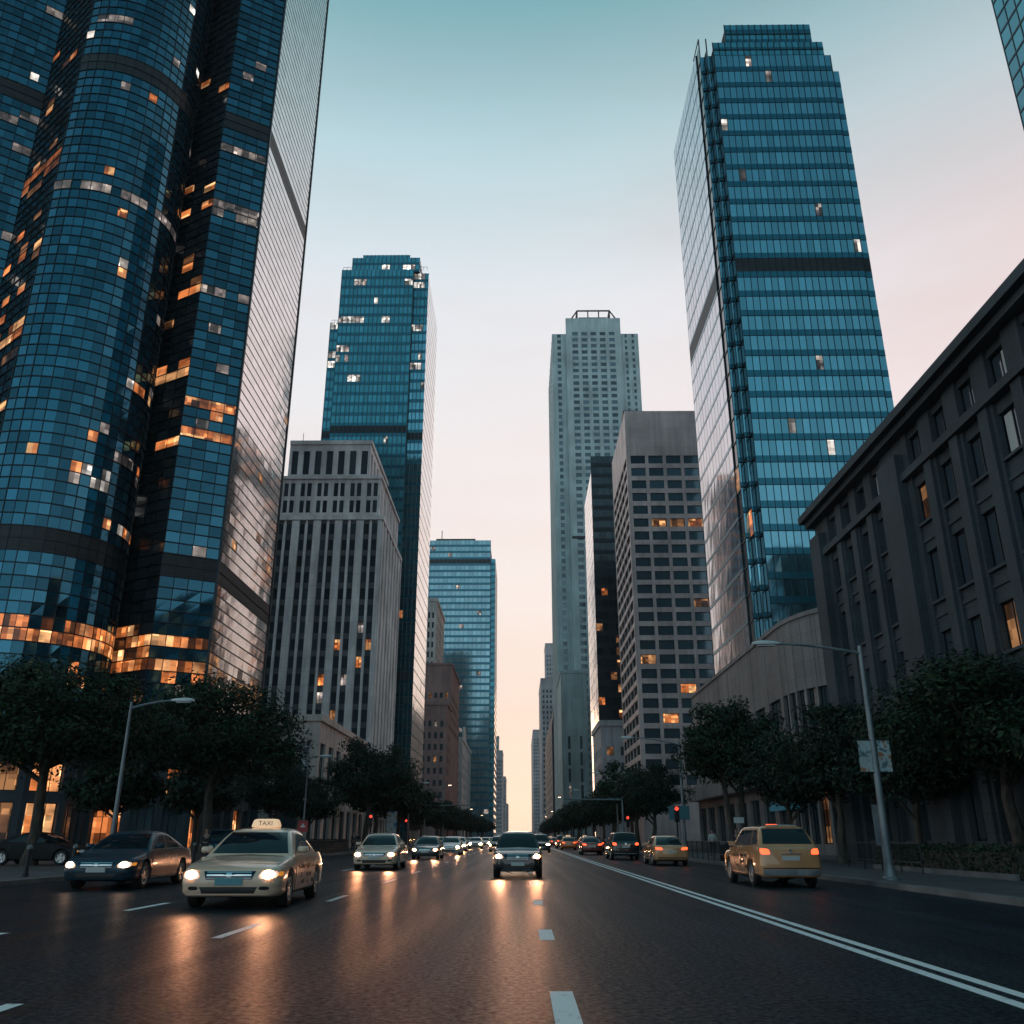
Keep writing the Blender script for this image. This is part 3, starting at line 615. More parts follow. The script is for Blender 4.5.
def box_block(name, label, x0, x1, y0, y1, z1, matw, side, rows, colsf, colss, wfrac=(.55, .55), dz=3.4, z0=5, cap=60, gl='g_dark', group=None, parapet=1.2, top_blank=2.0, litp=.03, cornice=True, panes=False):
    """masonry block: front faces the camera, side faces the avenue. side=+1: avenue to its right"""
    rt = thing(name, label, 'building', ((x0 + x1) / 2, (y0 + y1) / 2, 0), 0, group)
    wf = W((x0, y0), (x1, y0)); ws = W((x1, y0), (x1, y1)) if side > 0 else W((x0, y1), (x0, y0))
    b = MB(); n = int((z1 - top_blank - z0) / dz); st = storeys(z0, dz, n, wfrac[1], dz * .2)
    wins = punched(b, wf, .13, z1, st, even(wf.L, colsf, wfrac[0], .5), .35) + punched(b, ws, .13, z1, st, even(ws.L, colss, wfrac[0], .5), .35, .03, None, (.35, 0) if side > 0 else (0, .35))
    build(b, 'wall', M[matw], rt)
    c = MB(); c.box(x0 + .45, x1 - .45, y0 + .45, y1 - .1, .2, z1 - .3); build(c, 'core', M['core'], rt)
    if cornice:
        k = MB(); wf.box(k, -.2, wf.L + .3, z1, z1 + parapet, -.5, .3); (ws.box(k, .5, ws.L, z1, z1 + parapet, -.5, .3) if side > 0 else ws.box(k, 0, ws.L - .5, z1, z1 + parapet, -.5, .3)); build(k, 'cornice', M[matw], rt)
    f = MB(); f.box(x0 + .5, x1 - .5, y0 + .5, y1 - .3, z1 - .28, z1 + .1); build(f, 'roof', M['roofing'], rt)
    place_windows(rt, wins, M['mull_dark'], M[gl], cap, 1, panes, .25, None, litp, ('lit_dim', 'lit_pale'))
    return rt
# F: brown block and its taller rear part, E: pale tower behind, ornate curved-top block
box_block('brown_office_block', 'brown stone office block with small square windows, shorter front one of the two brown blocks', -27.8, -20.2, 248, 262, 35.7, 'brick', 1, 0, 4, 5, (.5, .5), 3.1, 4.5, 50, parapet=.8, top_blank=1.8)
box_block('brown_office_block', 'taller brown block with a blank top storey rising behind the shorter brown block', -29.4, -20.4, 263.5, 300, 49.6, 'brick', 1, 0, 5, 9, (.55, .5), 3.1, 30, 40, parapet=.6, top_blank=5.5)
box_block('pale_stone_tower', 'narrow pale stone tower squeezed between the teal stepped skyscraper and the broad teal slab', -33, -28, 291, 322, 76, 'cream', 1, 0, 3, 7, (.5, .6), 3.3, 40, 40, top_blank=3)
def ornate():
    rt = box_block('ornate_stone_building', 'grey stone block with a rounded corner gable, beyond the brown blocks', -31, -20.2, 316, 372, 33, 'deco', 1, 0, 4, 9, (.45, .6), 3.2, 4, 40, top_blank=1.5)
    b = MB(); n = 10
    for i in range(n):
        a0, a1 = math.pi * i / n, math.pi * (i + 1) / n
        b.hexa([(-20.6, 330 + 9 * math.cos(a0), 34.2), (-20.2, 330 + 9 * math.cos(a0), 34.2), (-20.2, 330 + 9 * math.cos(a1), 34.2), (-20.6, 330 + 9 * math.cos(a1), 34.2),
                (-20.6, 330 + 9 * math.cos(a0), 34.21 + 5 * math.sin(a0)), (-20.2, 330 + 9 * math.cos(a0), 34.21 + 5 * math.sin(a0)), (-20.2, 330 + 9 * math.cos(a1), 34.21 + 5 * math.sin(a1)), (-20.6, 330 + 9 * math.cos(a1), 34.21 + 5 * math.sin(a1))])
    build(b, 'gable', M['deco'], rt)
ornate()
# G: broad teal slab far on the left
def slab():
    rt = thing('glass_skyscraper', 'broad flat-topped teal glass slab with pale floor bands, farthest tall tower on the left', 'building', (-42, 630, 0))
    C = Curtain(); y0 = 600; r_ = random.Random(5)
    def lit(w, u, z, k, i):
        if r_.random() < .03: return 'lit_pale'
    C.face(W((-66, y0), (-20.8, y0)), .13, 200, 4.6, 3.0, 'g_hazy', spandrel=.32, vt=.22, ht=.3, mech=((180, 188),), lit=lit)
    C.face(W((-20.8, y0), (-20.8, y0 + 6)), .13, 200, 4.6, 3.0, 'g_recess', spandrel=.32, vt=.2, ht=.3)
    C.face(W((-20.8, y0 + 6), (-17.6, y0 + 6)), .13, 188, 4.6, 3.0, 'g_deep', spandrel=.4, vt=.2, ht=.3)
    C.face(W((-17.6, y0 + 6), (-17.6, y0 + 60)), .13, 188, 4.6, 3.0, 'sailskin', spandrel=.35, vt=0, ht=.3, hd=.02)
    C.done(rt, 'mull_mid', 'mull_mid', 'spandrel', 60)
    b = MB(); b.box(-65.5, -21.2, y0 + .5, y0 + 59, .2, 199.5); b.box(-21.2, -18, y0 + 6.6, y0 + 59, .2, 187.5); build(b, 'core', M['core'], rt)
    b = MB(); b.box(-60, -32, y0 + 4, y0 + 40, 199.5, 202.5); build(b, 'roof_plant', M['mech'], rt)
    b = MB(); b.tube([(-56, y0 + 5, 202), (-56, y0 + 5, 209)], .3, 6); build(b, 'mast', M['darkmetal'], rt)
slab()
box_block('grey_tower', 'far grey stone tower with a stepped top just right of the broad teal slab', -31, -20, 1000, 1060, 90, 'grey_far', 1, 0, 5, 12, (.5, .6), 4.2, 6, 40, top_blank=5)
box_block('grey_tower', 'thin upper shaft of grey stone rising at the left of the far stepped tower', -34, -25.5, 1065, 1085, 112, 'grey_far', 1, 0, 4, 6, (.5, .6), 4.2, 6, 30, top_blank=6)
box_block('grey_tower', 'second far grey block on the left, low beside the end of the avenue', -26, -19, 1150, 1230, 72, 'grey_far', 1, 0, 4, 12, (.5, .6), 4.2, 6, 20, top_blank=3)
box_block('grey_tower', 'farthest small grey block on the left at the end of the avenue', -30, -19.5, 1380, 1480, 48, 'grey_far', 1, 0, 4, 12, (.5, .6), 4.2, 6, 20, top_blank=3)

# ---- I: dark granite building at the right edge
def build_charcoal():
    rt = thing('granite_building', 'dark granite office building with a deep cornice and recessed windows along the right edge', 'building', (30, 25, 0))
    X = 19.0; w = W((X, 54.4), (X, -14)); we = W((40, 54.4), (X, 54.4))
    cols = []; y = 51.6
    for yc in (51.4, 49.0, 46.6, 44.2): cols.append(yc)
    yc = 39.4
    while yc > -12: cols.append(yc); yc -= 2.62
    L = [(54.4 - c - .72, 54.4 - c + .72) for c in cols]
    rows = [(1.2, 5.2), (8.2, 10.1), (11.5, 13.9), (15.3, 17.2), (18.3, 19.75)]
    b = MB(); wins = punched(b, w, .13, 20.1, rows, L, .5, .14)
    we.box(b, 0, we.L - .5, .13, 20.1, -.4, 0)
    build(b, 'wall', M['charcoal'], rt)
    c = MB(); c.box(X + .55, 40, -13.8, 53.9, .2, 20); build(c, 'core', M['core'], rt)
    p = MB()
    for a, h in ((41.8, 1.15), (53.5, .85)): w.box(p, 54.4 - a - h, 54.4 - a + h, .13, 19.2, .002, .45)
    for i in range(len(cols) - 1):
        m = (cols[i] + cols[i + 1]) / 2
        if abs(m - 41.8) > .8: w.box(p, 54.4 - m - .36, 54.4 - m + .36, .13, 17.7, .002, .16)
    build(p, 'pilaster', M['charcoal'], rt)
    s = MB(); w.box(s, 0, w.L, 17.72, 18.1, -.1, .30); w.box(s, 0, w.L, 6.9, 7.5, -.1, .22)
    for (a, bb) in L:
        for z in (8.2, 11.5, 15.3): w.box(s, a - .06, bb + .06, z - .12, z, -.3, .03)
        w.box(s, a, bb, 14.35, 14.5, -.2, -.06); w.box(s, a, bb, 10.75, 10.9, -.2, -.06)
    build(s, 'sill_course', M['charcoal'], rt)
    k = MB(); w.box(k, -.35, w.L, 20.1, 20.45, -.6, .5); w.box(k, -.5, w.L, 20.45, 20.9, -.6, .85); we.box(k, 0, we.L - .9, 20.1, 20.9, -.6, .4); build(k, 'cornice', M['charcoal'], rt)
    f = MB(); f.box(X + .6, 39.6, -13.6, 53.8, 20.05, 20.5); build(f, 'roof', M['roofing'], rt)
    def lp(w_, u, z):
        y = w_.p(u, 0, 0)[1]
        if 8 < z < 9: return .42
        return .035
    place_windows(rt, wins, M['mull_dark'], M['g_dark'], 100, 1, True, .38, None, lp, ('lit_dim',))
    # pale blinds drawn in a few windows of the upper rows
    bl = mat('pale_blind', (.55, .56, .55), .7)
    for yc, z0, z1, sh in ((cols[7], 18.42, 19.65, 0), (cols[8], 18.42, 19.65, 1), (cols[7], 15.4, 17.1, 1), (cols[3], 18.42, 19.65, 1), (cols[2], 18.42, 19.65, 0)):
        m = MB(); a = -.6 if sh else .08; bq = -.05 if sh else .6
        m.box(a, bq, 0, .02, 0, z1 - z0); o = link(m.mesh('window_blind', bl), 'window_blind', rt, Vector((X + .3, yc, z0)) - Vector(rt.location), R(-90))
build_charcoal()

# ---- J: low podium with a rounded corner
def build_podium():
    rt = thing('podium_building', 'low podium of pale granite with a rounded corner below the tall blue glass tower', 'building', (24, 88, 0))
    pts = [(21.5, 113.5), (21.5, 74)]
    for i in range(1, 9): a = R(180 + 90 * i / 8 * .8); pts.append((27.5 + 6 * math.cos(a), 74 + 9 * math.sin(a)))
    pts.append((29, 65.0)); ztop = 17.8
    b = MB(); wins = []; cn = MB(); u = 0
    for i in range(len(pts) - 1):
        w = W(pts[i], pts[i + 1])
        if w.L > 10: cols = even(w.L, 8, .72)
        else: cols = even(w.L, 1, .8)
        wins += punched(b, w, .13, ztop, [(.9, 4.6), (8.8, 12.2)], cols, .45, .03)
        w.box(cn, 0, w.L, ztop, ztop + .35, -.5, .12); w.box(cn, 0, w.L, 5.4, 7.0, -.1, 1.1 if w.L > 10 else .5)
    build(b, 'wall', M['podium'], rt)
    build(cn, 'cornice', M['podium'], rt)
    full = pts + [(34, 65), (34, 113.5)]
    c = MB(); c.prism(inset_poly(full, .8), .2, ztop - .1); build(c, 'core', M['core'], rt)
    place_windows(rt, wins, M['mull_dark'], M['g_dark'], 100, 2, True, .38, None, .06, ('lit_dim',))
build_podium()

# ---- K: tall blue tower on the right
def build_blue_right():
    rt = thing('glass_skyscraper', 'tall blue glass skyscraper with a notched corner and stepped top, tallest tower on the right', 'building', (33, 98, 0))
    C = Curtain(); r_ = random.Random(21); bl = {}
    mech = ((63.0, 65.2),)
    def lit(w, u, z, k, i):
        key = (k, i)
        if key not in bl: bl[key] = r_.random()
        if bl[key] < .018: return r_.choice(('lit_white', 'lit_pale'))
    def litn(w, u, z, k, i):
        if z < 62 and r_.random() < .03: return r_.choice(('lit_warm', 'lit_dim'))
    kw = dict(spandrel=.30, vt=.07, ht=.08, mech=mech, lit=lit, vd=.05, hd=.03)
    dk = dict(spandrel=.0, vt=.06, ht=.12, lit=litn)
    z0, z1 = 8, 94.2
    # street face, then the notched corner: pale strips facing the camera between dark returns
    C.face(W((24, 110), (24, 92.2)), z0, 101, 2.9, 1.6, 'g_dusk', spandrel=.14, vt=.05, ht=.08, mech=mech, hd=.02, vd=.01)
    C.face(W((24, 92.2), (24.15, 92.2)), z0, 101, 2.9, .5, 'g_recess', spandrel=0, vt=0, ht=.1)
    C.face(W((24.15, 92.2), (24.15, 90.6)), z0, 101, 2.9, 2, 'g_recess', **dk)
    C.face(W((24.15, 90.6), (24.75, 90.6)), z0, 99, 2.9, .8, 'g_teal', spandrel=.2, vt=.06, ht=.12)
    C.face(W((24.75, 90.6), (24.75, 89.3)), z0, 99, 2.9, 1.4, 'g_recess', **dk)
    C.face(W((24.75, 89.3), (25.35, 89.3)), z0, 97.8, 2.9, .8, 'g_teal', spandrel=.2, vt=.06, ht=.12)
    C.face(W((25.35, 89.3), (25.35, 88.0)), z0, 97.8, 2.9, 1.4, 'g_recess', **dk)
    C.face(W((25.35, 88.0), (40.3, 88.0)), z0, 96.4, 2.6, .8, 'g_teal', **kw)
    C.face(W((40.3, 88.0), (40.3, 88.7)), z0, 96.4, 2.9, .9, 'g_recess', **{**dk, 'lit': None})
    C.face(W((40.3, 88.7), (41.4, 88.7)), z0, 94.4, 2.6, .8, 'g_teal', **{**kw, 'lit': None})
    C.face(W((25.35, 88.3), (39.7, 88.3)), 96.4, 99.0, 1.3, .8, 'g_deep', spandrel=.36, vt=.1, ht=.1)
    C.face(W((27.2, 88.6), (38.5, 88.6)), 99.0, 102.4, 1.7, .8, 'g_deep', spandrel=.5, vt=.1, ht=.1)
    C.done(rt, 'mull_dark', 'mull_dark', 'spandrel', 100)
    b = MB(); b.box(24.5, 41.1, 92.5, 109.8, 6, 93); b.box(24.3, 41, 92.6, 109.8, 93, 100.6); b.box(25.5, 41.1, 89, 92.5, 6, 93); b.box(25.6, 40.0, 88.5, 92.5, 6, 96.2); b.box(24.4, 25.6, 90.9, 92.5, 6, 98.8); b.box(25.0, 25.6, 89.6, 90.9, 6, 97.5); b.box(25.6, 39.5, 88.7, 108, 96.2, 98.9); b.box(27.4, 38.3, 89, 108, 98.9, 102.2)
    build(b, 'core', M['core'], rt)
    b = MB(); b.box(41.1, 41.3, 88.9, 110, 6, 93); b.box(24.2, 41.2, 109.8, 110, 6, 100.6); build(b, 'side_wall', M['spandrel'], rt)
    b = MB(); b.box(24.3, 41, 88.9, 109.7, 5.8, 6.2); build(b, 'base_slab', M['spandrel'], rt)
    b = MB(); [b.tube([(x, y, 98), (x, y, z)], .09, 6) for x, y, z in ((24.4, 91.4, 103), (25.0, 90, 101.5))]; b.tube([(24.4, 91.4, 103), (24.4, 95, 103)], .07, 6); build(b, 'window_cleaning_rig', M['darkmetal'], rt)
build_blue_right()
# ---- R: corner of another tower, top right
def build_corner_tower():
    rt = thing('glass_skyscraper', 'corner of a dark blue gridded glass tower in the top right corner of the view', 'building', (75, 68, 0))
    C = Curtain(); kw = dict(spandrel=.12, vt=.14, ht=.2, vd=.06)
    C.face(W((62, 86.8), (62, 50)), .13, 150, 2.6, 1.9, 'g_deep', **kw)
    C.done(rt); b = MB(); b.box(62.4, 90, 50, 86.6, .2, 149.6); build(b, 'core', M['core'], rt)
build_corner_tower()

# ---- L: mauve granite office tower with a window grid
def build_office():
    rt = thing('granite_office_tower', 'mauve granite office tower with a grid of dark windows beside the tall blue tower', 'building', (28, 165, 0))
    y0, y1, x0, x1 = 153, 178, 20, 36; wf = W((x0, y0), (x1, y0)); ws = W((x0, y1), (x0, y0)); n = 21
    st = [(z, z + 1.62) for z in [67.0 - 2.5 * i for i in range(24)]][::-1]
    b = MB(); cf = [(.75 + 3.3 * i, .75 + 3.3 * i + 2.7) for i in range(4)] + [(13.95, 15.6)]
    wins = punched(b, wf, .13, 77.9, st, cf, .4)
    sw = punched(b, ws, .13, 77.9, st, [(.6, 4.9), (5.1, 9.5), (9.7, 14.2), (14.4, 19), (19.2, 24.2)], .4, .03, None, (0, .4))
    build(b, 'wall', M['office'], rt)
    c = MB(); c.box(x0 + .5, x1, y0 + .5, y1 - .1, .2, 77.4); build(c, 'core', M['core'], rt)
    f = MB(); f.box(x0 + .4, x1 - .1, y0 + .4, y1 - .2, 77.42, 77.7); build(f, 'roof', M['roofing'], rt)
    def lp(w, u, z): return .8 if (51 < z < 56 and 3 < u) else .05
    place_windows(rt, wins, M['mull_dark'], M['g_dark'], 100, 0, True, .3, None, lp, ('lit_dim', 'lit_dim', 'lit_warm'))
    g_ = MB(); m_ = MB()
    for w, a, bb, z0, z1 in sw:
        k = 3
        for i in range(k): w.pane(g_, a + (bb - a) * i / k, a + (bb - a) * (i + 1) / k, z0, z1, -.3, .006); w.box(m_, a + (bb - a) * i / k - .03, a + (bb - a) * i / k + .03, z0, z1, -.3, -.2)
    build(g_, 'ribbon_window', M['g_dark'], rt); build(m_, 'mullion_grid', M['mull_dark'], rt)
    a = MB(); a.box(-.3 + 20.3, 22.3, 155, 158, 77.6, 79); build(a, 'roof_plant', M['mech'], rt)
build_office()
# ---- M: slim dark tower
def build_slim():
    rt = thing('slim_dark_tower', 'slim dark glass tower with a bright side, just left of the mauve granite tower', 'building', (24, 230, 0))
    C = Curtain(); r_ = random.Random(9)
    def lit(w, u, z, k, i):
        if z < 60 and r_.random() < .13: return r_.choice(('lit_warm', 'lit_dim'))
    C.face(W((19, 219), (27, 219)), .13, 97.5, 3, 1.6, 'g_recess', spandrel=.35, vt=.12, ht=.14, lit=lit)
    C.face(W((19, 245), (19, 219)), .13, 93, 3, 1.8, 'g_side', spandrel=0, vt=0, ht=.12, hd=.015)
    C.done(rt, sp='mull_dark'); b = MB(); b.box(19.5, 27, 219.5, 245, .2, 92.6); b.box(20.5, 27, 219.6, 240, 92.6, 97.4); build(b, 'core', M['core'], rt)
    r2 = box_block('stone_annex', 'low grey stone block with plain windows at the foot of the slim dark tower', 17.2, 27, 196, 217.5, 24, 'grey_far', -1, 0, 3, 6, (.5, .55), 3.3, 4, 30, top_blank=2)
build_slim()
# ---- N: hotel-like tower with a frame on its roof
def build_hotel():
    rt = thing('concrete_tower', 'very tall greenish concrete tower with a window grid and an open frame on its roof', 'building', (38, 410, 0))
    y0, y1 = 390, 452; b = MB()
    wl = W((16.5, y0 + 2), (23.5, y0 + 2)); wc = W((23.5, y0), (51, y0)); wr = W((51, y0 + 2), (60, y0 + 2)); ws = W((16.5, y1), (16.5, y0 + 2))
    dz = 3.5
    cols = even(wc.L, 5, .62, 2.2); rows = [(239 - dz * i, 239 - dz * i + 1.95) for i in range(67)][::-1]; rows = [r for r in rows if r[0] > 4]
    wins = punched(b, wc, .13, 249, rows, cols, .5, .12)
    cl = [(wl.L / 2 - .9, wl.L / 2 + .9)]; wl_ = punched(b, wl, .13, 241, rows, cl, .5, .1)
    wr_ = punched(b, wr, .13, 241, rows, even(wr.L, 2, .35, 1), .5, .1)
    sw = punched(b, ws, .13, 241, rows, even(ws.L, 8, .5, 2), .5, .1, None, (0, .5))
    W((23.5, y0 + 2), (23.5, y0)).box(b, 0, 1.49, .13, 249, -.5, 0); W((51, y0), (51, y0 + 2)).box(b, .51, 2, .13, 249, -.5, 0)
    build(b, 'wall', M['hotel'], rt)
    c = MB(); c.box(17.2, 59.5, y0 + 2.8, y1, .2, 240.5); c.box(24.2, 50.4, y0 + .7, y1 - 8, .2, 248.6); build(c, 'core', M['core'], rt)
    fr = MB(); r = .45
    for yy in (y0 + 2, y0 + 20):
        fr.tube([(26, yy, 249), (29.5, yy, 254.5), (46, yy, 254.5), (49.5, yy, 249)], r, 6)
        for x in (29.5, 35, 40.5, 46): fr.tube([(x, yy, 249), (x, yy, 254.5)], r * .7, 6)
    for x in (29.5, 46): fr.tube([(x, y0 + 2, 254.5), (x, y0 + 20, 254.5)], r, 6)
    build(fr, 'roof_frame', M['darkmetal'], rt)
    c = MB(); c.box(30.5, 45, y0 + 5, y0 + 18, 248.7, 252.6); build(c, 'roof_plant', M['g_hazy'], rt)
    pl = MB(); wc.box(pl, .6, wc.L - .6, 131.1, 132.4, .01, .12); build(pl, 'plant_floor', M['mech'], rt)
    place_windows(rt, wins + wl_, M['mull_mid'], M['g_dark'], 100, 1, False, .35, None, .03, ('lit_pale',))
    rest = MB(); [w.pane(rest, a, bb, z0, z1, -.35, .01) for (w, a, bb, z0, z1) in wr_ + sw]; tag(build(rest, 'window', M['g_dark'], rt), kind='stuff')
    box_block('grey_block', 'blank grey stone block in front of the greenish concrete tower, with one tall dark slot', 15.8, 26, 350, 386, 62, 'hotel', -1, 0, 2, 3, (.2, .8), 6, 8, 30, top_blank=22)
build_hotel()
# ---- towers standing behind the front rows; the mirror glass across the avenue shows them
def back_tower(label, x0, x1, y0, y1, z1, glass):
    rt = thing('glass_skyscraper', label, 'building', ((x0 + x1) / 2, (y0 + y1) / 2, 0)); C = Curtain(); r_ = random.Random(int(x1))
    lit = lambda w, u, z, k, i: r_.choice(('lit_warm', 'lit_dim')) if r_.random() < .22 else None  # invented lit panes, there to give gold glints in the reflections
    for a, b in (((x0, y0), (x1, y0)), ((x1, y0), (x1, y1)), ((x0, y1), (x0, y0))): C.face(W(a, b), .13, z1, 4, 3.5, glass, spandrel=.3, vt=.2, ht=.2, lit=lit)
    C.done(rt, 'mull_dark', 'mull_dark', 'spandrel', 60); b = MB(); b.box(x0 + .5, x1 - .5, y0 + .5, y1, .2, z1 - .3); build(b, 'core', M['core'], rt)
back_tower('dark glass tower hidden behind the mauve granite tower, seen only in reflections', 37, 64, 270, 330, 131, 'sailskin')
back_tower('dark glass tower hidden behind the teal stepped skyscraper, seen only in reflections', -72, -44.6, 378, 415, 158, 'sailskin')
back_tower('dark glass tower behind the viewer on the right, seen only in reflections', 46, 75, -70, 24, 50, 'sailskin')
# ---- far right row
def sail():
    rt = thing('dark_glass_tower', 'dark glass tower with a curved sail-shaped top, right of the far end of the avenue', 'building', (22, 545, 0)); b = MB(); y0, y1 = 470, 610
    pr = [(16.2, .13), (27, .13), (27, 74), (25, 77.5), (22.5, 78), (20, 74), (17.6, 66), (16.2, 56)]
    o = [(x, y0, z) for x, z in pr] + [(x, y1, z) for x, z in pr]; n = len(pr)
    b.add(o, [tuple(range(n))[::-1], tuple(range(n, 2 * n))] + [((i + 1) % n, i, n + i, n + (i + 1) % n) for i in range(n)])
    ob = build(b, 'glass_body', M['sailskin'], rt)
    m = MB(); [m.box(16.05, 16.2, y0 + .2, y1 - .2, z, z + .5) for z in range(8, 56, 5)]; build(m, 'transom_grid', M['mull_mid'], rt)
    c = MB(); c.box(20, 30, 455, 468, .13, 60); build(c, 'stone_fin', M['cream'], rt)
sail()
box_block('grey_tower', 'far grey tower with close rows of windows behind the sail-topped dark tower', 17.4, 34, 760, 850, 128, 'grey_far', -1, 0, 5, 14, (.5, .55), 4.4, 6, 50, top_blank=5)
box_block('grey_tower', 'tall grey shaft rising at the right behind the close-windowed far tower', 25, 40, 880, 920, 183, 'grey_far', -1, 0, 5, 8, (.5, .55), 4.4, 90, 40, top_blank=8)
box_block('grey_tower', 'far pale grey tower standing alone at the right end of the avenue', 17, 32, 1250, 1480, 140, 'grey_far', -1, 0, 6, 20, (.5, .6), 4.6, 6, 40, top_blank=6)

# ================================================================== TREES AND HEDGES
def tree_meshes(seed, Rr, Hh, base, nclump, per, leaf, lm, stems=1, flat=.62):
    r_ = random.Random(seed); tk = MB(); lf = MB()
    zc = base + (Hh - base) * .45
    cl = []
    while len(cl) < nclump:
        x, y, z = (r_.uniform(-1, 1) for _ in range(3)); d = math.sqrt(x * x + y * y + z * z)
        if d > 1 or d < .30: continue
        if z < 0: z *= .75
        s = .80 + .34 * math.sin(3 * math.atan2(y, x) + seed) * .5 + r_.uniform(-.08, .12)
        cl.append((x * Rr * s, y * Rr * s, zc + z * (Hh - base) * .55 * (1 if z > 0 else .85)))
    for s in range(stems):
        ox = (s - (stems - 1) / 2) * .9
        p = [(ox, 0, -.1), (ox + r_.uniform(-.1, .1), r_.uniform(-.1, .1), base * .35), (ox * 1.3 + r_.uniform(-.15, .15), r_.uniform(-.2, .2), base * .8), (ox * 1.6 + r_.uniform(-.2, .2), r_.uniform(-.3, .3), zc)]
        k = .028 * Hh / (1 + .25 * (stems - 1)); tk.tube(p, [k * 1.5, k, k * .8, k * .45], 9)
        tips = r_.sample(cl, min(len(cl), 9 // stems + 2))
        for t in tips:
            a = Vector(p[2]) + (Vector(p[3]) - Vector(p[2])) * r_.uniform(0, .8); b = Vector(t); m = a.lerp(b, .5) + Vector((0, 0, -.1 * Rr * r_.random()))
            tk.tube([a, m, b], [k * .5, k * .32, k * .1], 6)
    for c in cl:
        cr = Rr * r_.uniform(.20, .34)
        for _ in range(per):
            while True:
                d = Vector((r_.gauss(0, 1), r_.gauss(0, 1), r_.gauss(0, 1)))
                if d.length > .1: break
            d.normalize(); q = Vector(c) + d * cr * (r_.random() ** .45); q.z = c[2] + (q.z - c[2]) * flat
            n = (d + Vector((r_.uniform(-.8, .8), r_.uniform(-.8, .8), r_.uniform(-.2, .9)))).normalized()
            a = n.orthogonal().normalized(); a = (Matrix.Rotation(r_.uniform(0, 6.3), 3, n) @ a); b = n.cross(a)
            l = leaf * r_.uniform(.7, 1.35); w = l * .42
            lf.add((q - a * l, q + b * w - a * l * .1, q + a * l, q - b * w - a * l * .1), ((0, 1, 2, 3),))
    return tk.mesh('trunk', M['bark'], 60), lf.mesh('crown', lm)
TV = [tree_meshes(1, 6.3, 11.6, 4.9, 150, 190, .145, M['leaf']), tree_meshes(5, 5.0, 11.0, 4.4, 110, 150, .16, M['leaf2']), tree_meshes(9, 4.4, 9.8, 4.4, 100, 150, .145, M['leaf'], 2),
      tree_meshes(14, 3.4, 7.4, 2.6, 90, 120, .13, M['leaf2']), tree_meshes(20, 4.6, 9.4, 3.4, 70, 70, .26, M['leaf']), tree_meshes(27, 4.4, 8.6, 3.2, 70, 70, .26, M['leaf2'])]
def tree(v, x, y, s, rz, label, group=None, sz=None, name='street_tree'):
    t = thing(name, label, 'tree', (x, y, .13), rz, group); t.scale = (s, s, sz or s)
    link(TV[v][0], 'trunk', t); link(TV[v][1], 'crown', t); return t
tree(0, -22.8, 44, .88, .4, 'leafy dark street tree at the far left in front of the lit lobby', None, .80)
tree(0, -20.0, 60, 1.0, 2.1, 'broad spreading street tree with the largest crown, behind the navy sedan and cream taxi', None, .93)
tree(1, -15.6, 95, .98, 1.0, 'round-crowned dark tree standing clear before the limestone tower')
tree(3, -20.5, 78, 1.0, 2.0, 'small low tree under the right end of the broadest crown', None, 1.05)
tree(3, -19.8, 88, .9, 4.0, 'small low tree just left of the round-crowned tree before the limestone tower')
tree(4, -26.0, 60, .70, 3.0, 'low dark tree added to darken the round-bayed tower, between the two big left trees')  # made-up tree, covers the ground floor so it reads darker
tree(5, -24.6, 71, .82, 1.0, 'low dark tree behind the broadest crown, added to darken the tower base')  # another added tree, keeps the floor behind it dark
tree(0, 18.4, 35.2, .80, 1.2, 'leafy dark tree at the right edge in front of the granite building', None, .66)
tree(4, 21.0 - 3.6, 26.5, .62, 2.2, 'dark tree cut by the right edge of the frame, above the hedge', None, .66)
tree(2, 14.2, 62, 1.0, .3, 'two-stemmed tree on the right pavement behind the golden estate car')
tree(3, 16.2, 48, 1.05, .9, 'bushy low tree between the two-stemmed tree and the banner lamp post')
tree(3, 17.4, 41.5, .9, 2.9, 'bushy low tree right behind the banner lamp post')
tree(3, 15.6, 54.5, .95, 5.0, 'bushy low tree between the two-stemmed tree and the taller bushy one')
tree(3, 12.4, 88, 1.05, 1.9, 'small tree beyond the red signal at the right kerb')
rt_ = random.Random(33); y = 112.0
while y < 470:
    tree(rt_.choice((4, 5)), -17.6 + rt_.uniform(-.9, .9), y, rt_.uniform(.85, 1.08), rt_.uniform(0, 6), 'dark tree in the far row along the left kerb of the avenue', 'far trees along the left kerb'); y += rt_.uniform(10, 14) * (1 if y < 300 else 1.6)
y = 104.0
while y < 470:
    tree(rt_.choice((4, 5)), 13.0 + rt_.uniform(-.7, .7), y, rt_.uniform(.8, 1.02), rt_.uniform(0, 6), 'dark tree in the far row along the right kerb of the avenue', 'far trees along the right kerb'); y += rt_.uniform(10, 14) * (1 if y < 300 else 1.6)
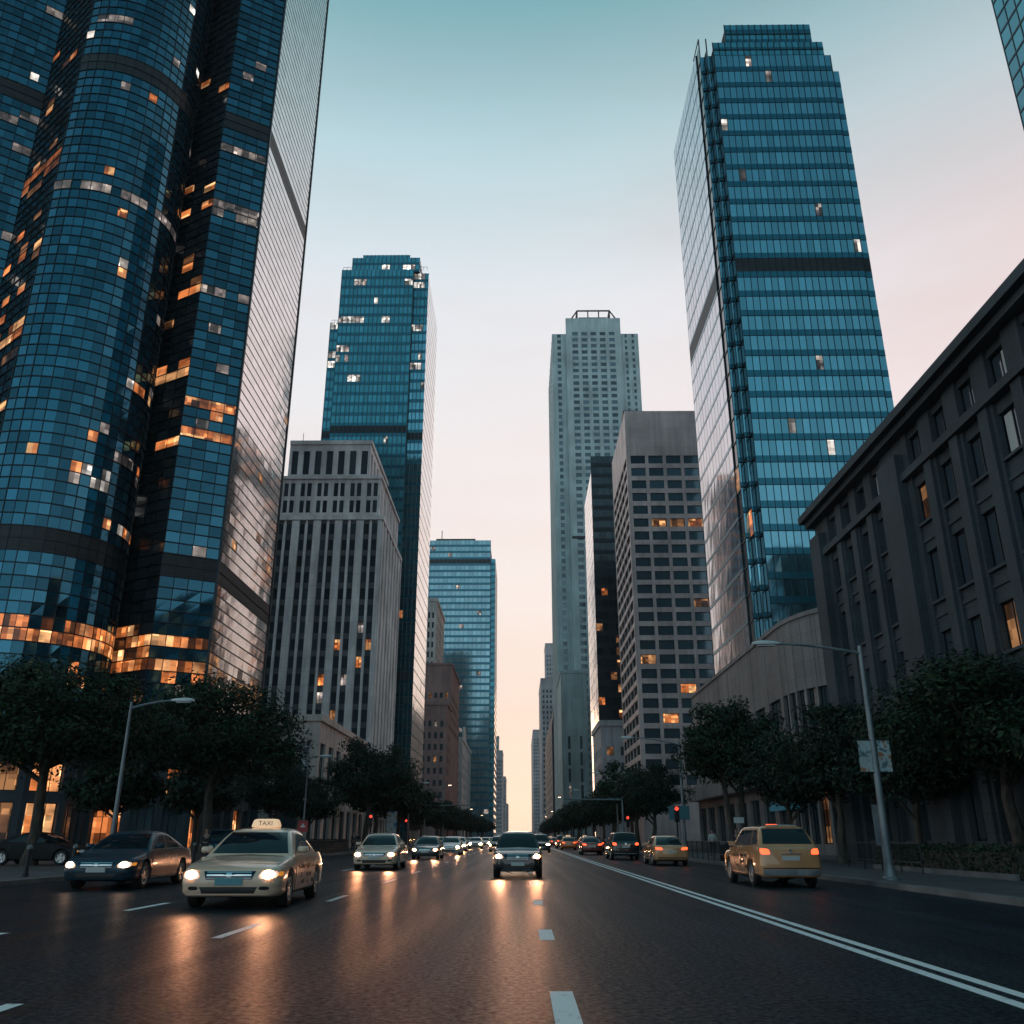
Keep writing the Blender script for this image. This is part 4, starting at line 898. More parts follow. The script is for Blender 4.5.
def hedge(x0, x1, y0, y1, h, label):
    t = thing('hedge', label, 'hedge', ((x0 + x1) / 2, (y0 + y1) / 2, .13)); r_ = random.Random(int(y0)); lf = MB(); n = int((y1 - y0) * 260)
    for _ in range(n):
        face = r_.random(); yy = r_.uniform(y0, y1); hh = h + .06 * math.sin(yy * 1.7) + .05 * math.sin(yy * 4.1)
        if face < .5: q = Vector((x0 + abs(r_.gauss(0, .06)), yy, r_.uniform(.02, hh)))
        else: q = Vector((r_.uniform(x0, x1), yy, hh + r_.gauss(0, .04)))
        nrm = Vector((r_.uniform(-1, .3), r_.uniform(-1, 1), r_.uniform(-.3, 1))).normalized(); a = nrm.orthogonal().normalized(); a = Matrix.Rotation(r_.uniform(0, 6.3), 3, nrm) @ a; b = nrm.cross(a); l = r_.uniform(.04, .085)
        q.z += .13; lf.add((q - a * l, q + b * l * .5, q + a * l, q - b * l * .5), ((0, 1, 2, 3),))
    build(lf, 'foliage', M['hedge'], t)
    c = MB(); c.box(x0 + .1, x1 - .05, y0 + .05, y1 - .05, .13, h + .02); build(c, 'branches', M['bark'], t)
    k = MB(); k.box(x0 - .12, x0 - .02, y0, y1, .12, .30); build(k, 'planter_edge', M['kerb'], t)
hedge(14.8, 16.4, 14, 27.6, .88, 'clipped dark hedge along the right pavement at the right edge of the frame')
hedge(14.8, 16.4, 28.6, 40, .86, 'clipped dark hedge behind the banner lamp post')
hedge(-17.6, -16.7, 62, 92, .95, 'low dark hedge along the left kerb behind the cream taxi')

# ================================================================== CARS
def cm(p0, p1, p2, p3, t):
    return .5 * ((2 * p1) + (-p0 + p2) * t + (2 * p0 - 5 * p1 + 4 * p2 - p3) * t * t + (-p0 + 3 * p1 - 3 * p2 + p3) * t ** 3)
def dense(seq, k):
    """Catmull-Rom through rows of numbers"""
    o = []
    for i in range(len(seq) - 1):
        a, b, c, d = seq[max(0, i - 1)], seq[i], seq[i + 1], seq[min(len(seq) - 1, i + 2)]
        for j in range(k): t = j / k; o.append([cm(a[q], b[q], c[q], d[q], t) for q in range(len(b))])
    o.append(list(seq[-1])); return o
def loft(stations, ks=4, kp=3):
    """stations: (y, [(x,z)...]) half sections from the middle below to the middle above -> closed solid"""
    rows = dense([[y] + [c for p in sec for c in p] for y, sec in stations], ks); V = []; Fc = []; m = None
    for r in rows:
        y = r[0]; pts = dense([[r[1 + 2 * i], r[2 + 2 * i]] for i in range((len(r) - 1) // 2)], kp)
        pts = [(max(0, x), z) for x, z in pts]; ring = [(x, y, z) for x, z in pts] + [(-x, y, z) for x, z in pts[-2:0:-1]]; m = len(ring); V += ring
    n = len(rows)
    for i in range(n - 1):
        for k in range(m): Fc.append((i * m + k, i * m + (k + 1) % m, (i + 1) * m + (k + 1) % m, (i + 1) * m + k))
    Fc.append(tuple(range(m))[::-1]); Fc.append(tuple((n - 1) * m + k for k in range(m)))
    mb = MB(); mb.add(V, Fc); return mb
def boolean(me, cutters):
    o = link(me, 'tmp')
    cs = []
    for c in cutters: q = link(c, 'tmp_cut'); cs.append(q); md = o.modifiers.new('b', 'BOOLEAN'); md.operation = 'DIFFERENCE'; md.solver = 'EXACT'; md.object = q
    dg = bpy.context.evaluated_depsgraph_get(); r = bpy.data.meshes.new_from_object(o.evaluated_get(dg))
    for q in cs + [o]: bpy.data.objects.remove(q)
    return r
def bvh(me): b = bmesh.new(); b.from_mesh(me); t = BVHTree.FromBMesh(b); b.free(); return t
def patch(tree_, corners, axis, sign, mb=None, nu=6, nv=4, off=.006, thick=.02, rnd_=0.0):
    """a panel that follows the body: corners are 2-D (u,v) = the two axes other than `axis`, cast along it"""
    mb = mb or MB(); ot = [i for i in range(3) if i != axis]; fr = []; bk = []
    for j in range(nv + 1):
        for i in range(nu + 1):
            s, t = i / nu, j / nv
            if rnd_:
                a, b = 2 * s - 1, 2 * t - 1; s2 = a * math.sqrt(max(0, 1 - rnd_ * b * b / 2)); t2 = b * math.sqrt(max(0, 1 - rnd_ * a * a / 2)); s, t = (s2 + 1) / 2, (t2 + 1) / 2
            c = [(1 - s) * (1 - t) * corners[0][k] + s * (1 - t) * corners[1][k] + s * t * corners[2][k] + (1 - s) * t * corners[3][k] for k in (0, 1)]
            o = [0, 0, 0]; o[ot[0]] = c[0]; o[ot[1]] = c[1]; o[axis] = 6 * sign; d = [0, 0, 0]; d[axis] = -sign
            h = tree_.ray_cast(Vector(o), Vector(d))
            if h[0] is None:
                fr.append(fr[-1] if fr else Vector((0, 0, 0))); bk.append(bk[-1] if bk else Vector((0, 0, 0))); continue
            nn = h[1] if h[1].dot(Vector(d)) < 0 else -h[1]
            fr.append(h[0] + nn * off); bk.append(h[0] - nn * thick)
    o = len(mb.v); n = len(fr); mb.v += [tuple(p) for p in fr] + [tuple(p) for p in bk]; w = nu + 1
    for j in range(nv):
        for i in range(nu):
            a = j * w + i; mb.f.append((o + a, o + a + 1, o + a + w + 1, o + a + w)); mb.f.append((o + n + a, o + n + a + w, o + n + a + w + 1, o + n + a + 1))
    rim = [i for i in range(w)] + [j * w + nu for j in range(1, nv + 1)] + [nv * w + i for i in range(nu - 1, -1, -1)] + [j * w for j in range(nv - 1, 0, -1)]
    for i in range(len(rim)): a, b = rim[i], rim[(i + 1) % len(rim)]; mb.f.append((o + a, o + n + a, o + n + b, o + b))
    return mb
def mk(mb, name, mt, parent, smooth=40):
    me = mb.mesh(name, mt, smooth); fixn(me); return link(me, name, parent)
SPEC = {
 'sedan': dict(L=4.72, W=.905, wb=(-1.42, 1.38), wr=.325, belt=.93, roof=1.45, cowl=-.92, top0=-.18, top1=.72, deck=1.62, nose=.70, hood=.90, tail=.96, sill=.20),
 'saloon': dict(L=4.75, W=.91, wb=(-1.44, 1.38), wr=.335, belt=.95, roof=1.44, cowl=-1.05, top0=-.25, top1=.62, deck=1.85, nose=.70, hood=.90, tail=.98, sill=.20),
 'suv': dict(L=4.62, W=.925, wb=(-1.36, 1.32), wr=.36, belt=1.06, roof=1.66, cowl=-1.0, top0=-.35, top1=1.55, deck=2.13, nose=.84, hood=1.03, tail=1.08, sill=.26),
}
def car_meshes(kind):
    s = SPEC[kind]; hl = s['L'] / 2; w = s['W']; bt = s['belt']; suv = kind == 'suv'
    def sec(zb, wl, zl, wm, zm, wbt, zbt, wi, zi, zc): return [(0, zb), (wl * .82, zb), (wl, zb + .07), (wl + (wm - wl) * .6, zl), (wm, zm), (wbt, zbt), (wi, zi), (0, zc)]
    sl = s['sill']; n = s['nose']; hd = s['hood']; tl = s['tail']
    st = [(-hl, sec(.30, w * .60, .40, w * .66, .46, w * .62, n - .14, w * .5, n - .10, n - .09)),
          (-hl + .05, sec(.25, w * .76, .38, w * .82, .46, w * .78, n - .08, w * .62, n - .03, n - .02)),
          (-hl + .17, sec(.22, w * .90, .38, w * .94, .48, w * .89, n - .02, w * .70, n + .03, n + .045)),
          (-hl + .42, sec(sl, w * .96, .38, w * .985, .54, w * .93, n + .06, w * .74, n + .095, n + .11)),
          (s['wb'][0], sec(sl, w * .97, .38, w, .58, w * .95, hd - .09, w * .78, hd - .035, hd - .01)),
          (s['cowl'] - .05, sec(sl, w * .97, .38, w, .60, w * .955, bt - .05, w * .84, bt - .02, bt + .015)),
          (0.1, sec(sl, w * .965, .38, w * .995, .62, w * .955, bt - .02, w * .84, bt, bt)),
          (s['wb'][1], sec(sl, w * .97, .38, w, .62, w * .955, tl - .04, w * .84, tl - .005, tl + .01)),
          (hl - .42, sec(sl + .02, w * .96, .40, w * .985, .62, w * .93, tl - .04, w * .80, tl, tl + .03)),
          (hl - .14, sec(.26, w * .92, .42, w * .95, .60, w * .89, tl - .06, w * .74, tl - .01, tl + .02)),
          (hl - .03, sec(.30, w * .82, .44, w * .86, .60, w * .80, tl - .12, w * .66, tl - .06, tl - .04)),
          (hl, sec(.34, w * .66, .46, w * .72, .58, w * .66, tl - .20, w * .55, tl - .15, tl - .14))]
    body = loft(st, 5, 4).mesh('body')
    fixn(body)
    solid = bvh(body)
    # cabin
    rf = s['roof']; lean = .42 if not suv else .30; wb0 = w * .90
    hw = lambda z: wb0 - (z - bt) * lean
    def csec(zt): z0 = bt - .10; zt = max(zt, bt - .03); e = min(.10, (zt - z0) * .5); return [(0, z0), (hw(z0) * .8, z0), (hw(bt), z0 + .02), ((hw(bt) + hw(zt - e)) / 2 + .012, (z0 + zt - e) / 2 + .02), (hw(zt - e), zt - e), (hw(zt) - .10, zt), (0, zt + .025)]
    t0, t1 = s['top0'], s['top1']
    cs = [(s['cowl'] - .10, csec(bt - .03)), (s['cowl'] + (t0 - s['cowl']) * .5, csec(bt + (rf - bt) * .56)), (t0, csec(rf - .055)), (t0 + .28, csec(rf - .012)), ((t0 + t1) / 2, csec(rf)), (t1 - .15, csec(rf - .015)), (t1 + .06, csec(rf - .05)),
          (t1 + (s['deck'] - t1) * .55, csec(bt + (rf - bt) * (.52 if not suv else .62))), (s['deck'] + .04, csec(bt - .02))]
    cab = loft(cs, 6, 4).mesh('roof'); fixn(cab); cb = bvh(cab)
    # wheel wells
    cut = []
    for y in s['wb']:
        for sd in (-1, 1):
            m = MB(); r = s['wr'] + .055; m.lathe_x([(0, 0), (0, r), (.34, r), (.34, 0)], (w - .30) if sd > 0 else (-w - .04), y, s['wr'] + .01, 32); me = m.mesh('c'); b_ = bmesh.new(); b_.from_mesh(me); bmesh.ops.remove_doubles(b_, verts=b_.verts, dist=.0005); bmesh.ops.recalc_face_normals(b_, faces=b_.faces); b_.to_mesh(me); b_.free(); cut.append(me)
    body2 = boolean(body, cut)
    for me in (body2, cab):
        me.polygons.foreach_set('use_smooth', [True] * len(me.polygons)); me.set_sharp_from_angle(angle=R(38))
    # wheel
    ty = MB(); r = s['wr']; ty.lathe_x([(-.10, r * .66), (-.105, r * .90), (-.085, r * .985), (-.05, r), (.05, r), (.085, r * .985), (.105, r * .90), (.10, r * .66), (-.10, r * .66)], 0, 0, 0, 36); tyre = ty.mesh('tyre', M['tyre'], 40); fixn(tyre)
    rm = MB(); rm.lathe_x([(.095, r * .68), (.105, r * .66), (.095, r * .60), (.02, r * .58), (.02, .001)], 0, 0, 0, 36); rm.lathe_x([(.03, r * .16), (.085, r * .14), (.09, .001)], 0, 0, 0, 16)
    for k in range(5):
        a = 2 * math.pi * k / 5; ca, sa = math.cos(a), math.sin(a); q = []
        for x, yy, zz in [(.03, r * .10, -.035), (.03, r * .62, -.028), (.03, r * .62, .028), (.03, r * .10, .035), (.085, r * .10, -.028), (.09, r * .62, -.02), (.09, r * .62, .02), (.085, r * .10, .028)]: q.append((x, yy * ca - zz * sa, yy * sa + zz * ca))
        rm.hexa(q)
    rim = rm.mesh('rim', M['rim'], 40); fixn(rim)
    return dict(s=s, body=body2, cab=cab, bt=solid, ct=cb, tyre=tyre, rim=rim, hw=hw)
CM = {k: car_meshes(k) for k in SPEC}
FONT_CACHE = {}
def text_mesh(txt, size, mt, name='lettering', depth=.004):
    cu = bpy.data.curves.new('t', 'FONT'); cu.body = txt; cu.size = size; cu.extrude = depth; cu.align_x = 'CENTER'; cu.align_y = 'CENTER'
    o = bpy.data.objects.new('t', cu); COL.objects.link(o); dg = bpy.context.evaluated_depsgraph_get(); me = bpy.data.meshes.new_from_object(o.evaluated_get(dg)); bpy.data.objects.remove(o)
    me.name = name; me.materials.clear(); me.materials.append(mt); return me
def make_car(kind, name, label, cat, pm, loc=(0, 0, 0), rz=0.0, head='head', tail='tail', taxi=False, livery=False, plate='plate_w', group=None, chrome=False, rails=False, lower=None):
    m = CM[kind]; s = m['s']; hl = s['L'] / 2; w = s['W']; bt = s['belt']; rf = s['roof']; suv = kind == 'suv'; n = s['nose']; tl = s['tail']; hw = m['hw']
    root = thing(name, label, cat, loc, rz, group)
    def om(me, nm, par, mt): o = link(me, nm, par); o.data = me.copy(); o.data.materials.clear(); o.data.materials.append(mt); return o
    om(m['body'], 'body', root, pm); cab = om(m['cab'], 'roof', root, pm)
    B, Cb = m['bt'], m['ct']; G = M['autoglass']
    zt = rf - .085; x0, x1 = hw(bt) - .10, hw(zt) - .09
    mk(patch(Cb, [(-x0, bt + .035), (x0, bt + .035), (x1, zt), (-x1, zt)], 1, -1, None, 10, 8, .008), 'windshield', G, root)
    if suv: mk(patch(Cb, [(-x0 + .02, bt + .10), (x0 - .02, bt + .10), (x1 + .02, zt), (-x1 - .02, zt)], 1, 1, None, 10, 6, .008), 'rear_window', G, root)
    else: mk(patch(Cb, [(-x0 + .04, bt + .05), (x0 - .04, bt + .05), (x1, zt), (-x1, zt)], 1, 1, None, 10, 6, .008), 'rear_window', G, root)
    c0, c1, t0, t1 = s['cowl'], s['deck'], s['top0'], s['top1']; zs0, zs1 = bt + .045, rf - .12
    bp = .22
    if suv: sides = [[(c0 + .32, zs0), (bp - .04, zs0), (bp - .04, zs1), (t0 + .10, zs1)], [(bp + .04, zs0), (1.12, zs0 + .01), (1.10, zs1), (bp + .04, zs1)], [(1.20, zs0 + .02), (t1 + .28, zs0 + .05), (t1 + .02, zs1 - .01), (1.18, zs1)]]
    else: sides = [[(c0 + .30, zs0), (bp - .04, zs0), (bp - .04, zs1), (t0 + .12, zs1 - .01)], [(bp + .04, zs0), (c1 - .58, zs0 + .015), (t1 + .06, zs1 - .03), (bp + .04, zs1)]]
    for sd in (-1, 1):
        for q in sides: mk(patch(Cb, q, 0, sd, None, 6, 4, .007), 'side_window', G, root)
        if chrome: mk(patch(Cb, [(c0 + .28, zs0 - .03), (c1 - .5, zs0 - .015), (c1 - .5, zs0 + .005), (c0 + .28, zs0 - .008)], 0, sd, None, 16, 1, .012), 'window_trim', M['chrome'], root)
        # doors
        fr_, bk_ = s['wb'][0] + s['wr'] + .14, s['wb'][1] - s['wr'] + .0
        for i, q in enumerate(([(fr_, .30), (bp - .006, .30), (bp - .006, bt - .055), (fr_ - .04, bt - .07)], [(bp + .006, .30), (bk_ - .10, .30), (bk_ + .16, bt - .06), (bp + .006, bt - .055)])):
            d = mk(patch(B, q, 0, sd, None, 8, 6, .005), 'door', pm, root)
            hy = q[2][0] - (.16 if i == 0 else .28); mk(patch(B, [(hy - .10, bt - .165), (hy + .10, bt - .165), (hy + .10, bt - .13), (hy - .10, bt - .13)], 0, sd, None, 4, 1, .035, .0), 'handle', M['chrome'] if chrome else pm, d)
        mk(patch(B, [(fr_, .245), (bk_ - .12, .245), (bk_ - .12, .285), (fr_, .285)], 0, sd, None, 8, 1, .012), 'sill_trim', M['chrome'] if chrome else M['black'], root)
        # shut lines between the panels
        sm = MB()
        for y_, za, zb in ((fr_ - .02, .30, bt - .075), (bp, .30, bt - .06), (bk_ + .03, .42, bt - .06)): patch(B, [(y_ - .008, za), (y_ + .008, za), (y_ + .008, zb), (y_ - .008, zb)], 0, sd, sm, 1, 8, .0065, .0)
        mk(sm, 'shut_line', M['black'], root)
        mk(patch(Cb, [(bp - .045, zs0 - .01), (bp + .045, zs0 - .01), (bp + .045, zs1 + .01), (bp - .045, zs1 + .01)], 0, sd, None, 2, 5, .005), 'door_pillar', M['black'], root)
        # lights
        xa, xb = sorted((sd * w * .57, sd * w * .91))
        hz = n - .10 if not suv else n - .09
        q = [(xa, hz - .075), (xb, hz - .055), (xb, hz + .085), (xa, hz + .045)] if sd > 0 else [(xa, hz - .055), (xb, hz - .075), (xb, hz + .045), (xa, hz + .085)]
        hl_ = mk(patch(B, q, 1, -1, None, 8, 6, .008, .03, .7), 'headlight', M['lens_on'] if head != 'lamp_off' else M['lamp_off'], root)
        bx = sd * w * (.74 if not suv else .76); bw, bh = .105, .062
        mk(patch(B, [(bx - bw, hz - bh), (bx + bw, hz - bh), (bx + bw, hz + bh + .015), (bx - bw, hz + bh + .015)], 1, -1, None, 8, 8, .016, .0, 1.0), 'bulb', M[head], hl_)
        xa2, xb2 = sorted((sd * w * .915, sd * w * .965)); mk(patch(B, [(xa2, hz - .02), (xb2, hz - .02), (xb2, hz + .06), (xa2, hz + .06)], 1, -1, None, 3, 3, .008, .02, .5), 'indicator', M['amber'], root)
        mk(patch(B, [(sd * w * .58, .345), (sd * w * .78, .345), (sd * w * .78, .41), (sd * w * .58, .41)], 1, -1, None, 4, 3, .006, .02, .8), 'fog_lamp', M['black'], root)
        if suv: q = [(sd * w * .62, tl - .20), (sd * w * .90, tl - .20), (sd * w * .90, tl - .03), (sd * w * .66, tl - .06)]
        else: q = [(sd * w * .50, tl - .22), (sd * w * .90, tl - .20), (sd * w * .90, tl - .07), (sd * w * .56, tl - .09)]
        mk(patch(B, q, 1, 1, None, 6, 4, .009, .02, .5), 'taillight', M[tail], root)
        # mirrors
        mm = MB(); yy = c0 + .34; xx = sd * (hw(bt) + .11); mm.tube([(sd * (hw(bt) - .02), yy + .02, bt + .04), (xx, yy, bt + .07)], .022, 6)
        me_ = loft([(yy - .09, [(0, .02), (.02, .02), (.03, .04), (.02, .06), (0, .06)]), (yy - .04, [(0, -.01), (.08, -.01), (.10, .05), (.08, .11), (0, .11)]), (yy + .04, [(0, -.01), (.085, -.01), (.105, .05), (.085, .115), (0, .115)])], 3, 2)
        mm.add([(x + xx, y, z + bt + .05) for x, y, z in me_.v], me_.f); mk(mm, 'mirror', pm, root)
    mk(patch(B, [(-w * .70, s['cowl'] - .16), (w * .70, s['cowl'] - .16), (w * .74, s['cowl'] - .02), (-w * .74, s['cowl'] - .02)], 2, 1, None, 10, 2, .006), 'cowl_panel', M['black'], root)
    # front
    gz0, gz1 = (n - .17, n - .03) if not suv else (n - .20, n + .0)
    gr = mk(patch(B, [(-w * .44, gz0), (w * .44, gz0), (w * .50, gz1), (-w * .50, gz1)], 1, -1, None, 12, 4, .007), 'grille', M['grille'], root)
    gb = MB()
    for k in range(3 if not suv else 4):
        z = gz0 + (gz1 - gz0) * (k + .5) / (3 if not suv else 4); patch(B, [(-w * .43, z - .009), (w * .43, z - .009), (w * .43, z + .009), (-w * .43, z + .009)], 1, -1, gb, 12, 1, .02, -.004)
    mk(gb, 'grille_bar', M['chrome'], gr)
    mk(patch(B, [(-.055, (gz0 + gz1) / 2 - .04), (.055, (gz0 + gz1) / 2 - .04), (.055, (gz0 + gz1) / 2 + .045), (-.055, (gz0 + gz1) / 2 + .045)], 1, -1, None, 6, 6, .03, .01, 1.0), 'badge', M['chrome'], root)
    mk(patch(B, [(-w * .50, .29), (w * .50, .29), (w * .56, .40), (-w * .56, .40)], 1, -1, None, 12, 3, .006), 'air_intake', M['black'], root)
    if suv: mk(patch(B, [(-w * .62, .27), (w * .62, .27), (w * .62, .305), (-w * .62, .305)], 1, -1, None, 10, 1, .02), 'bumper_trim', M['chrome'] if chrome else M['steel'], root)
    else: mk(patch(B, [(-w * .78, .255), (w * .78, .255), (w * .78, .275), (-w * .78, .275)], 1, -1, None, 12, 1, .014), 'bumper_lip', pm, root)
    pz = .43
    mk(patch(B, [(-.24, pz), (.24, pz), (.24, pz + .125), (-.24, pz + .125)], 1, -1, None, 6, 2, .022, .0), 'license_plate', M[plate], root)
    mk(patch(B, [(-.25, tl - (.36 if suv else .34)), (.25, tl - (.36 if suv else .34)), (.25, tl - .235), (-.25, tl - .235)], 1, 1, None, 6, 2, .014, .0), 'license_plate', M[plate if plate != 'plate' else 'plate_w'], root)
    mk(patch(B, [(-w * .80, .36), (w * .80, .36), (w * .80, .40), (-w * .80, .40)], 1, 1, None, 12, 1, .012), 'bumper_trim', M['black'] if not suv else M['steel'], root)
    if suv:
        mk(patch(B, [(-w * .86, .50), (w * .86, .50), (w * .86, .53), (-w * .86, .53)], 1, 1, None, 12, 1, .010), 'tailgate_seam', M['black'], root)
        mk(patch(B, [(-.30, tl - .20), (.30, tl - .20), (.30, tl - .165), (-.30, tl - .165)], 1, 1, None, 8, 1, .02), 'tailgate_trim', M['chrome'], root)
        mk(patch(B, [(-.06, tl - .16), (.06, tl - .16), (.06, tl - .07), (-.06, tl - .07)], 1, 1, None, 5, 5, .025, .01, 1.0), 'badge', M['chrome'], root)
        if lower: mk(patch(B, [(-w * .86, .33), (w * .86, .33), (w * .86, .48), (-w * .86, .48)], 1, 1, None, 12, 3, .016), 'lower_bumper', lower, root)
        ap = MB(); patch(Cb, [(-w * .5, t1 - .06), (w * .5, t1 - .06), (w * .48, t1 + .12), (-w * .48, t1 + .12)], 2, 1, ap, 8, 2, .03, .0); mk(ap, 'roof_spoiler', pm, root)
        if rails:
            for sd in (-1, 1): rl = MB(); xx = sd * (hw(rf) - .12); rl.tube([(xx, t0 + .35, rf - .03), (xx, t0 + .42, rf + .035), (xx, t1 - .2, rf + .035), (xx, t1 - .1, rf - .03)], .02, 6); mk(rl, 'roof_rail', M['black'], root)
    for y in s['wb']:
        for sd in (-1, 1):
            wh = bpy.data.objects.new('wheel', None); COL.objects.link(wh); wh.parent = root; wh.location = (sd * (w - .115), y, s['wr']); wh.rotation_euler = (rnd.uniform(0, 6), 0, 0 if sd > 0 else math.pi); wh.empty_display_size = .1
            link(m['tyre'], 'tyre', wh); link(m['rim'], 'rim', wh)
    if taxi:
        sg = loft([(-.11, [(0, 0), (.20, 0), (.235, .02), (.22, .07), (.17, .13), (0, .135)]), (-.085, [(0, 0), (.24, 0), (.28, .02), (.26, .10), (.21, .165), (0, .17)]), (.085, [(0, 0), (.24, 0), (.28, .02), (.26, .10), (.21, .165), (0, .17)]), (.11, [(0, 0), (.20, 0), (.235, .02), (.22, .07), (.17, .13), (0, .135)])], 3, 3)
        y_ = t0 + .42; sg.v = [(x, y + y_, z + rf + .025) for x, y, z in sg.v]; so_ = mk(sg, 'roof_sign', M['taxisign'], root)
        for sgn in (-1, 1):
            tm = text_mesh('TAXI', .13, M['ink']); l_ = link(tm, 'lettering', so_, (0, y_ + sgn * .108, rf + .105)); l_.rotation_euler = (R(90), 0, 0 if sgn < 0 else R(180))
    if livery:
        r_ = random.Random(4)
        for sd in (-1, 1):
            lv = MB(); y = -.70
            while y < 1.05:
                for z in (bt - .26, bt - .42, bt - .56):
                    if r_.random() < (.9 if z > bt - .3 else .42):
                        a, h = r_.uniform(.03, .10), r_.uniform(.03, .085); patch(B, [(y, z), (y + a, z + r_.uniform(-.02, .02)), (y + a + .02, z + h), (y + .015, z + h)], 0, sd, lv, 2, 2, .012, .002)
                y += r_.uniform(.07, .13)
            mk(lv, 'livery_mark', M['ink'], root)
    return root
def headlamps(car, power=60, col=(1, .43, .22)):
    """the beams of a car with its lamps lit: one per lamp, children of the car"""
    kind = 'suv' if 'suv' in car.name else 'sedan'; s = SPEC[kind]
    for sd in (-1, 1):
        l = bpy.data.lights.new('beam', 'SPOT'); l.energy = power; l.color = col; l.spot_size = R(58); l.spot_blend = .8; l.shadow_soft_size = .07
        o = bpy.data.objects.new('beam', l); COL.objects.link(o); o.parent = car; o.location = (sd * s['W'] * .7, -s['L'] / 2 - .06, s['nose'] - .09); o.rotation_euler = Vector((0, -1, -.07)).to_track_quat('-Z', 'Y').to_euler()

taxi = make_car('sedan', 'taxi', 'cream taxi with lit headlights and a lit roof sign, nearest car on the left', 'taxi', M['p_cream'], (-5.82, 21.3, 0), R(2.0), 'head', 'tail_off', True, True, 'plate')
sed = make_car('saloon', 'sedan', 'navy blue sedan with chrome window trim, left of the cream taxi', 'car', M['p_navy'], (-11.5, 28.2, 0), R(1), 'head_dim', 'tail_off', chrome=True)
suv = make_car('suv', 'suv', 'dark suv with painted bonnet sheen driving towards the viewer in the middle of the road', 'car', M['p_black'], (-.12, 36.0, 0), 0, 'head', 'tail_off')
suv.scale = (.96, 1, .93)
bonnet_sheen = MB(); patch(CM['suv']['bt'], [(-.70, -2.02), (.70, -2.02), (.76, -1.12), (-.76, -1.12)], 2, 1, bonnet_sheen, 10, 10, .010); mk(bonnet_sheen, 'bonnet', M['p_white'], suv)  # white panel laid on to imitate sky reflected in the dark bonnet
ysuv = make_car('suv', 'suv', 'golden yellow suv taxi seen from behind with red tail lights, nearest on the right', 'taxi', M['p_gold'], (7.62, 29.45, 0), R(181), 'head_dim', 'tail', False, True, 'plate_w', lower=M['steel'])
lb = MB(); lb.box(-.16, .16, .62, .70, 1.68, 1.715); lbo = mk(lb, 'roof_marker', M['tail'], ysuv)
silv = make_car('sedan', 'sedan', 'tan sedan with lit headlights, next behind the cream taxi', 'car', M['p_cream'], (-6.45, 44.0, 0), R(1), 'head', 'tail_off')
ytaxi = make_car('sedan', 'taxi', 'yellow taxi seen from behind at the kerb, ahead of the golden suv', 'taxi', M['p_gold'], (7.62, 50.6, 0), R(180.5), 'head_dim', 'tail', False, True, 'plate_w')
wag = make_car('suv', 'suv', 'black suv seen from behind, just ahead of the yellow taxi', 'car', M['p_black'], (6.72, 63.6, 0), R(181), 'head_dim', 'tail')
dk2 = make_car('sedan', 'sedan', 'dark red sedan seen from behind, ahead of the black suv', 'car', M['p_red'], (5.9, 81, 0), R(180), 'head_dim', 'tail')
ora = make_car('sedan', 'taxi', 'bright orange taxi seen from behind farther up the right lane', 'taxi', M['p_orange'], (5.55, 112, 0), R(180), 'head_dim', 'tail', True)
hat = make_car('sedan', 'sedan', 'grey sedan with lit headlights behind the tan sedan', 'car', M['p_grey'], (-6.2, 63.5, 0), 0, 'head', 'tail_off')
whi = make_car('saloon', 'sedan', 'white sedan with bright headlights behind the grey sedan', 'car', M['p_white'], (-5.8, 79, 0), 0, 'head_far', 'tail_off')
prk = make_car('saloon', 'sedan', 'black car parked side-on under the trees at the far left', 'car', M['p_matte'], (-22.6, 44.6, .13), R(88), 'lamp_off', 'tail_off')
pk2 = make_car('suv', 'suv', 'dark parked suv half hidden behind the navy sedan and cream taxi', 'car', M['p_navy'], (-17.6, 55.5, .13), R(20), 'lamp_off', 'tail_off', chrome=True)
taxi.scale = (1.12, 1.06, 1.05); sed.scale = silv.scale = (1.08, 1.06, 1.05)
headlamps(taxi, 45)
for c in (suv, silv): headlamps(c, 130)
for c in (hat, whi): headlamps(c, 130)
SK = ('door', 'shut_line', 'door_pillar', 'indicator', 'sill_trim', 'badge', 'fog_lamp', 'grille_bar', 'bumper_trim', 'beam', 'livery_mark')
far = [(-6.6, 101, whi, 'white car with bright headlights in the distant oncoming queue, third behind the tan sedan'), (-2.2, 96, silv, 'tan car in the distant oncoming queue, left behind the dark suv'), (-9.6, 112, hat, 'grey car in the distant oncoming queue by the left kerb'),
       (1.9, 92, wag, 'black suv coming on just right of the dark suv in the middle'), (-5.9, 124, whi, None), (-1.6, 128, whi, None), (-9.6, 140, silv, None), (2.3, 138, silv, None), (-5.7, 150, whi, None), (-2.0, 165, hat, None), (-6.1, 182, whi, None), (2.2, 176, whi, None), (-9.5, 176, whi, None), (-2.1, 204, whi, None), (-6, 220, silv, None), (2.0, 222, whi, None), (-2.2, 250, whi, None), (-6.0, 268, whi, None), (1.8, 275, whi, None), (-2, 305, whi, None), (2.0, 330, whi, None), (-6, 330, whi, None)]
for x, y, src, lab in far:
    c = copy_tree(src, None, SK); c.location = (x, y, 0); c.rotation_euler = (0, 0, rnd.uniform(-.02, .02)); c['group'] = 'oncoming cars far up the avenue'
    c['label'] = lab or 'small distant car with headlights on in the queue at the far end of the avenue'
    if lab is None: c['label'] = 'small distant oncoming car with headlights on far up the avenue'
    for ch in c.children:
        if ch.name.startswith('headlight'): ch.data = ch.data.copy(); ch.data.materials.clear(); ch.data.materials.append(M['head_far'])
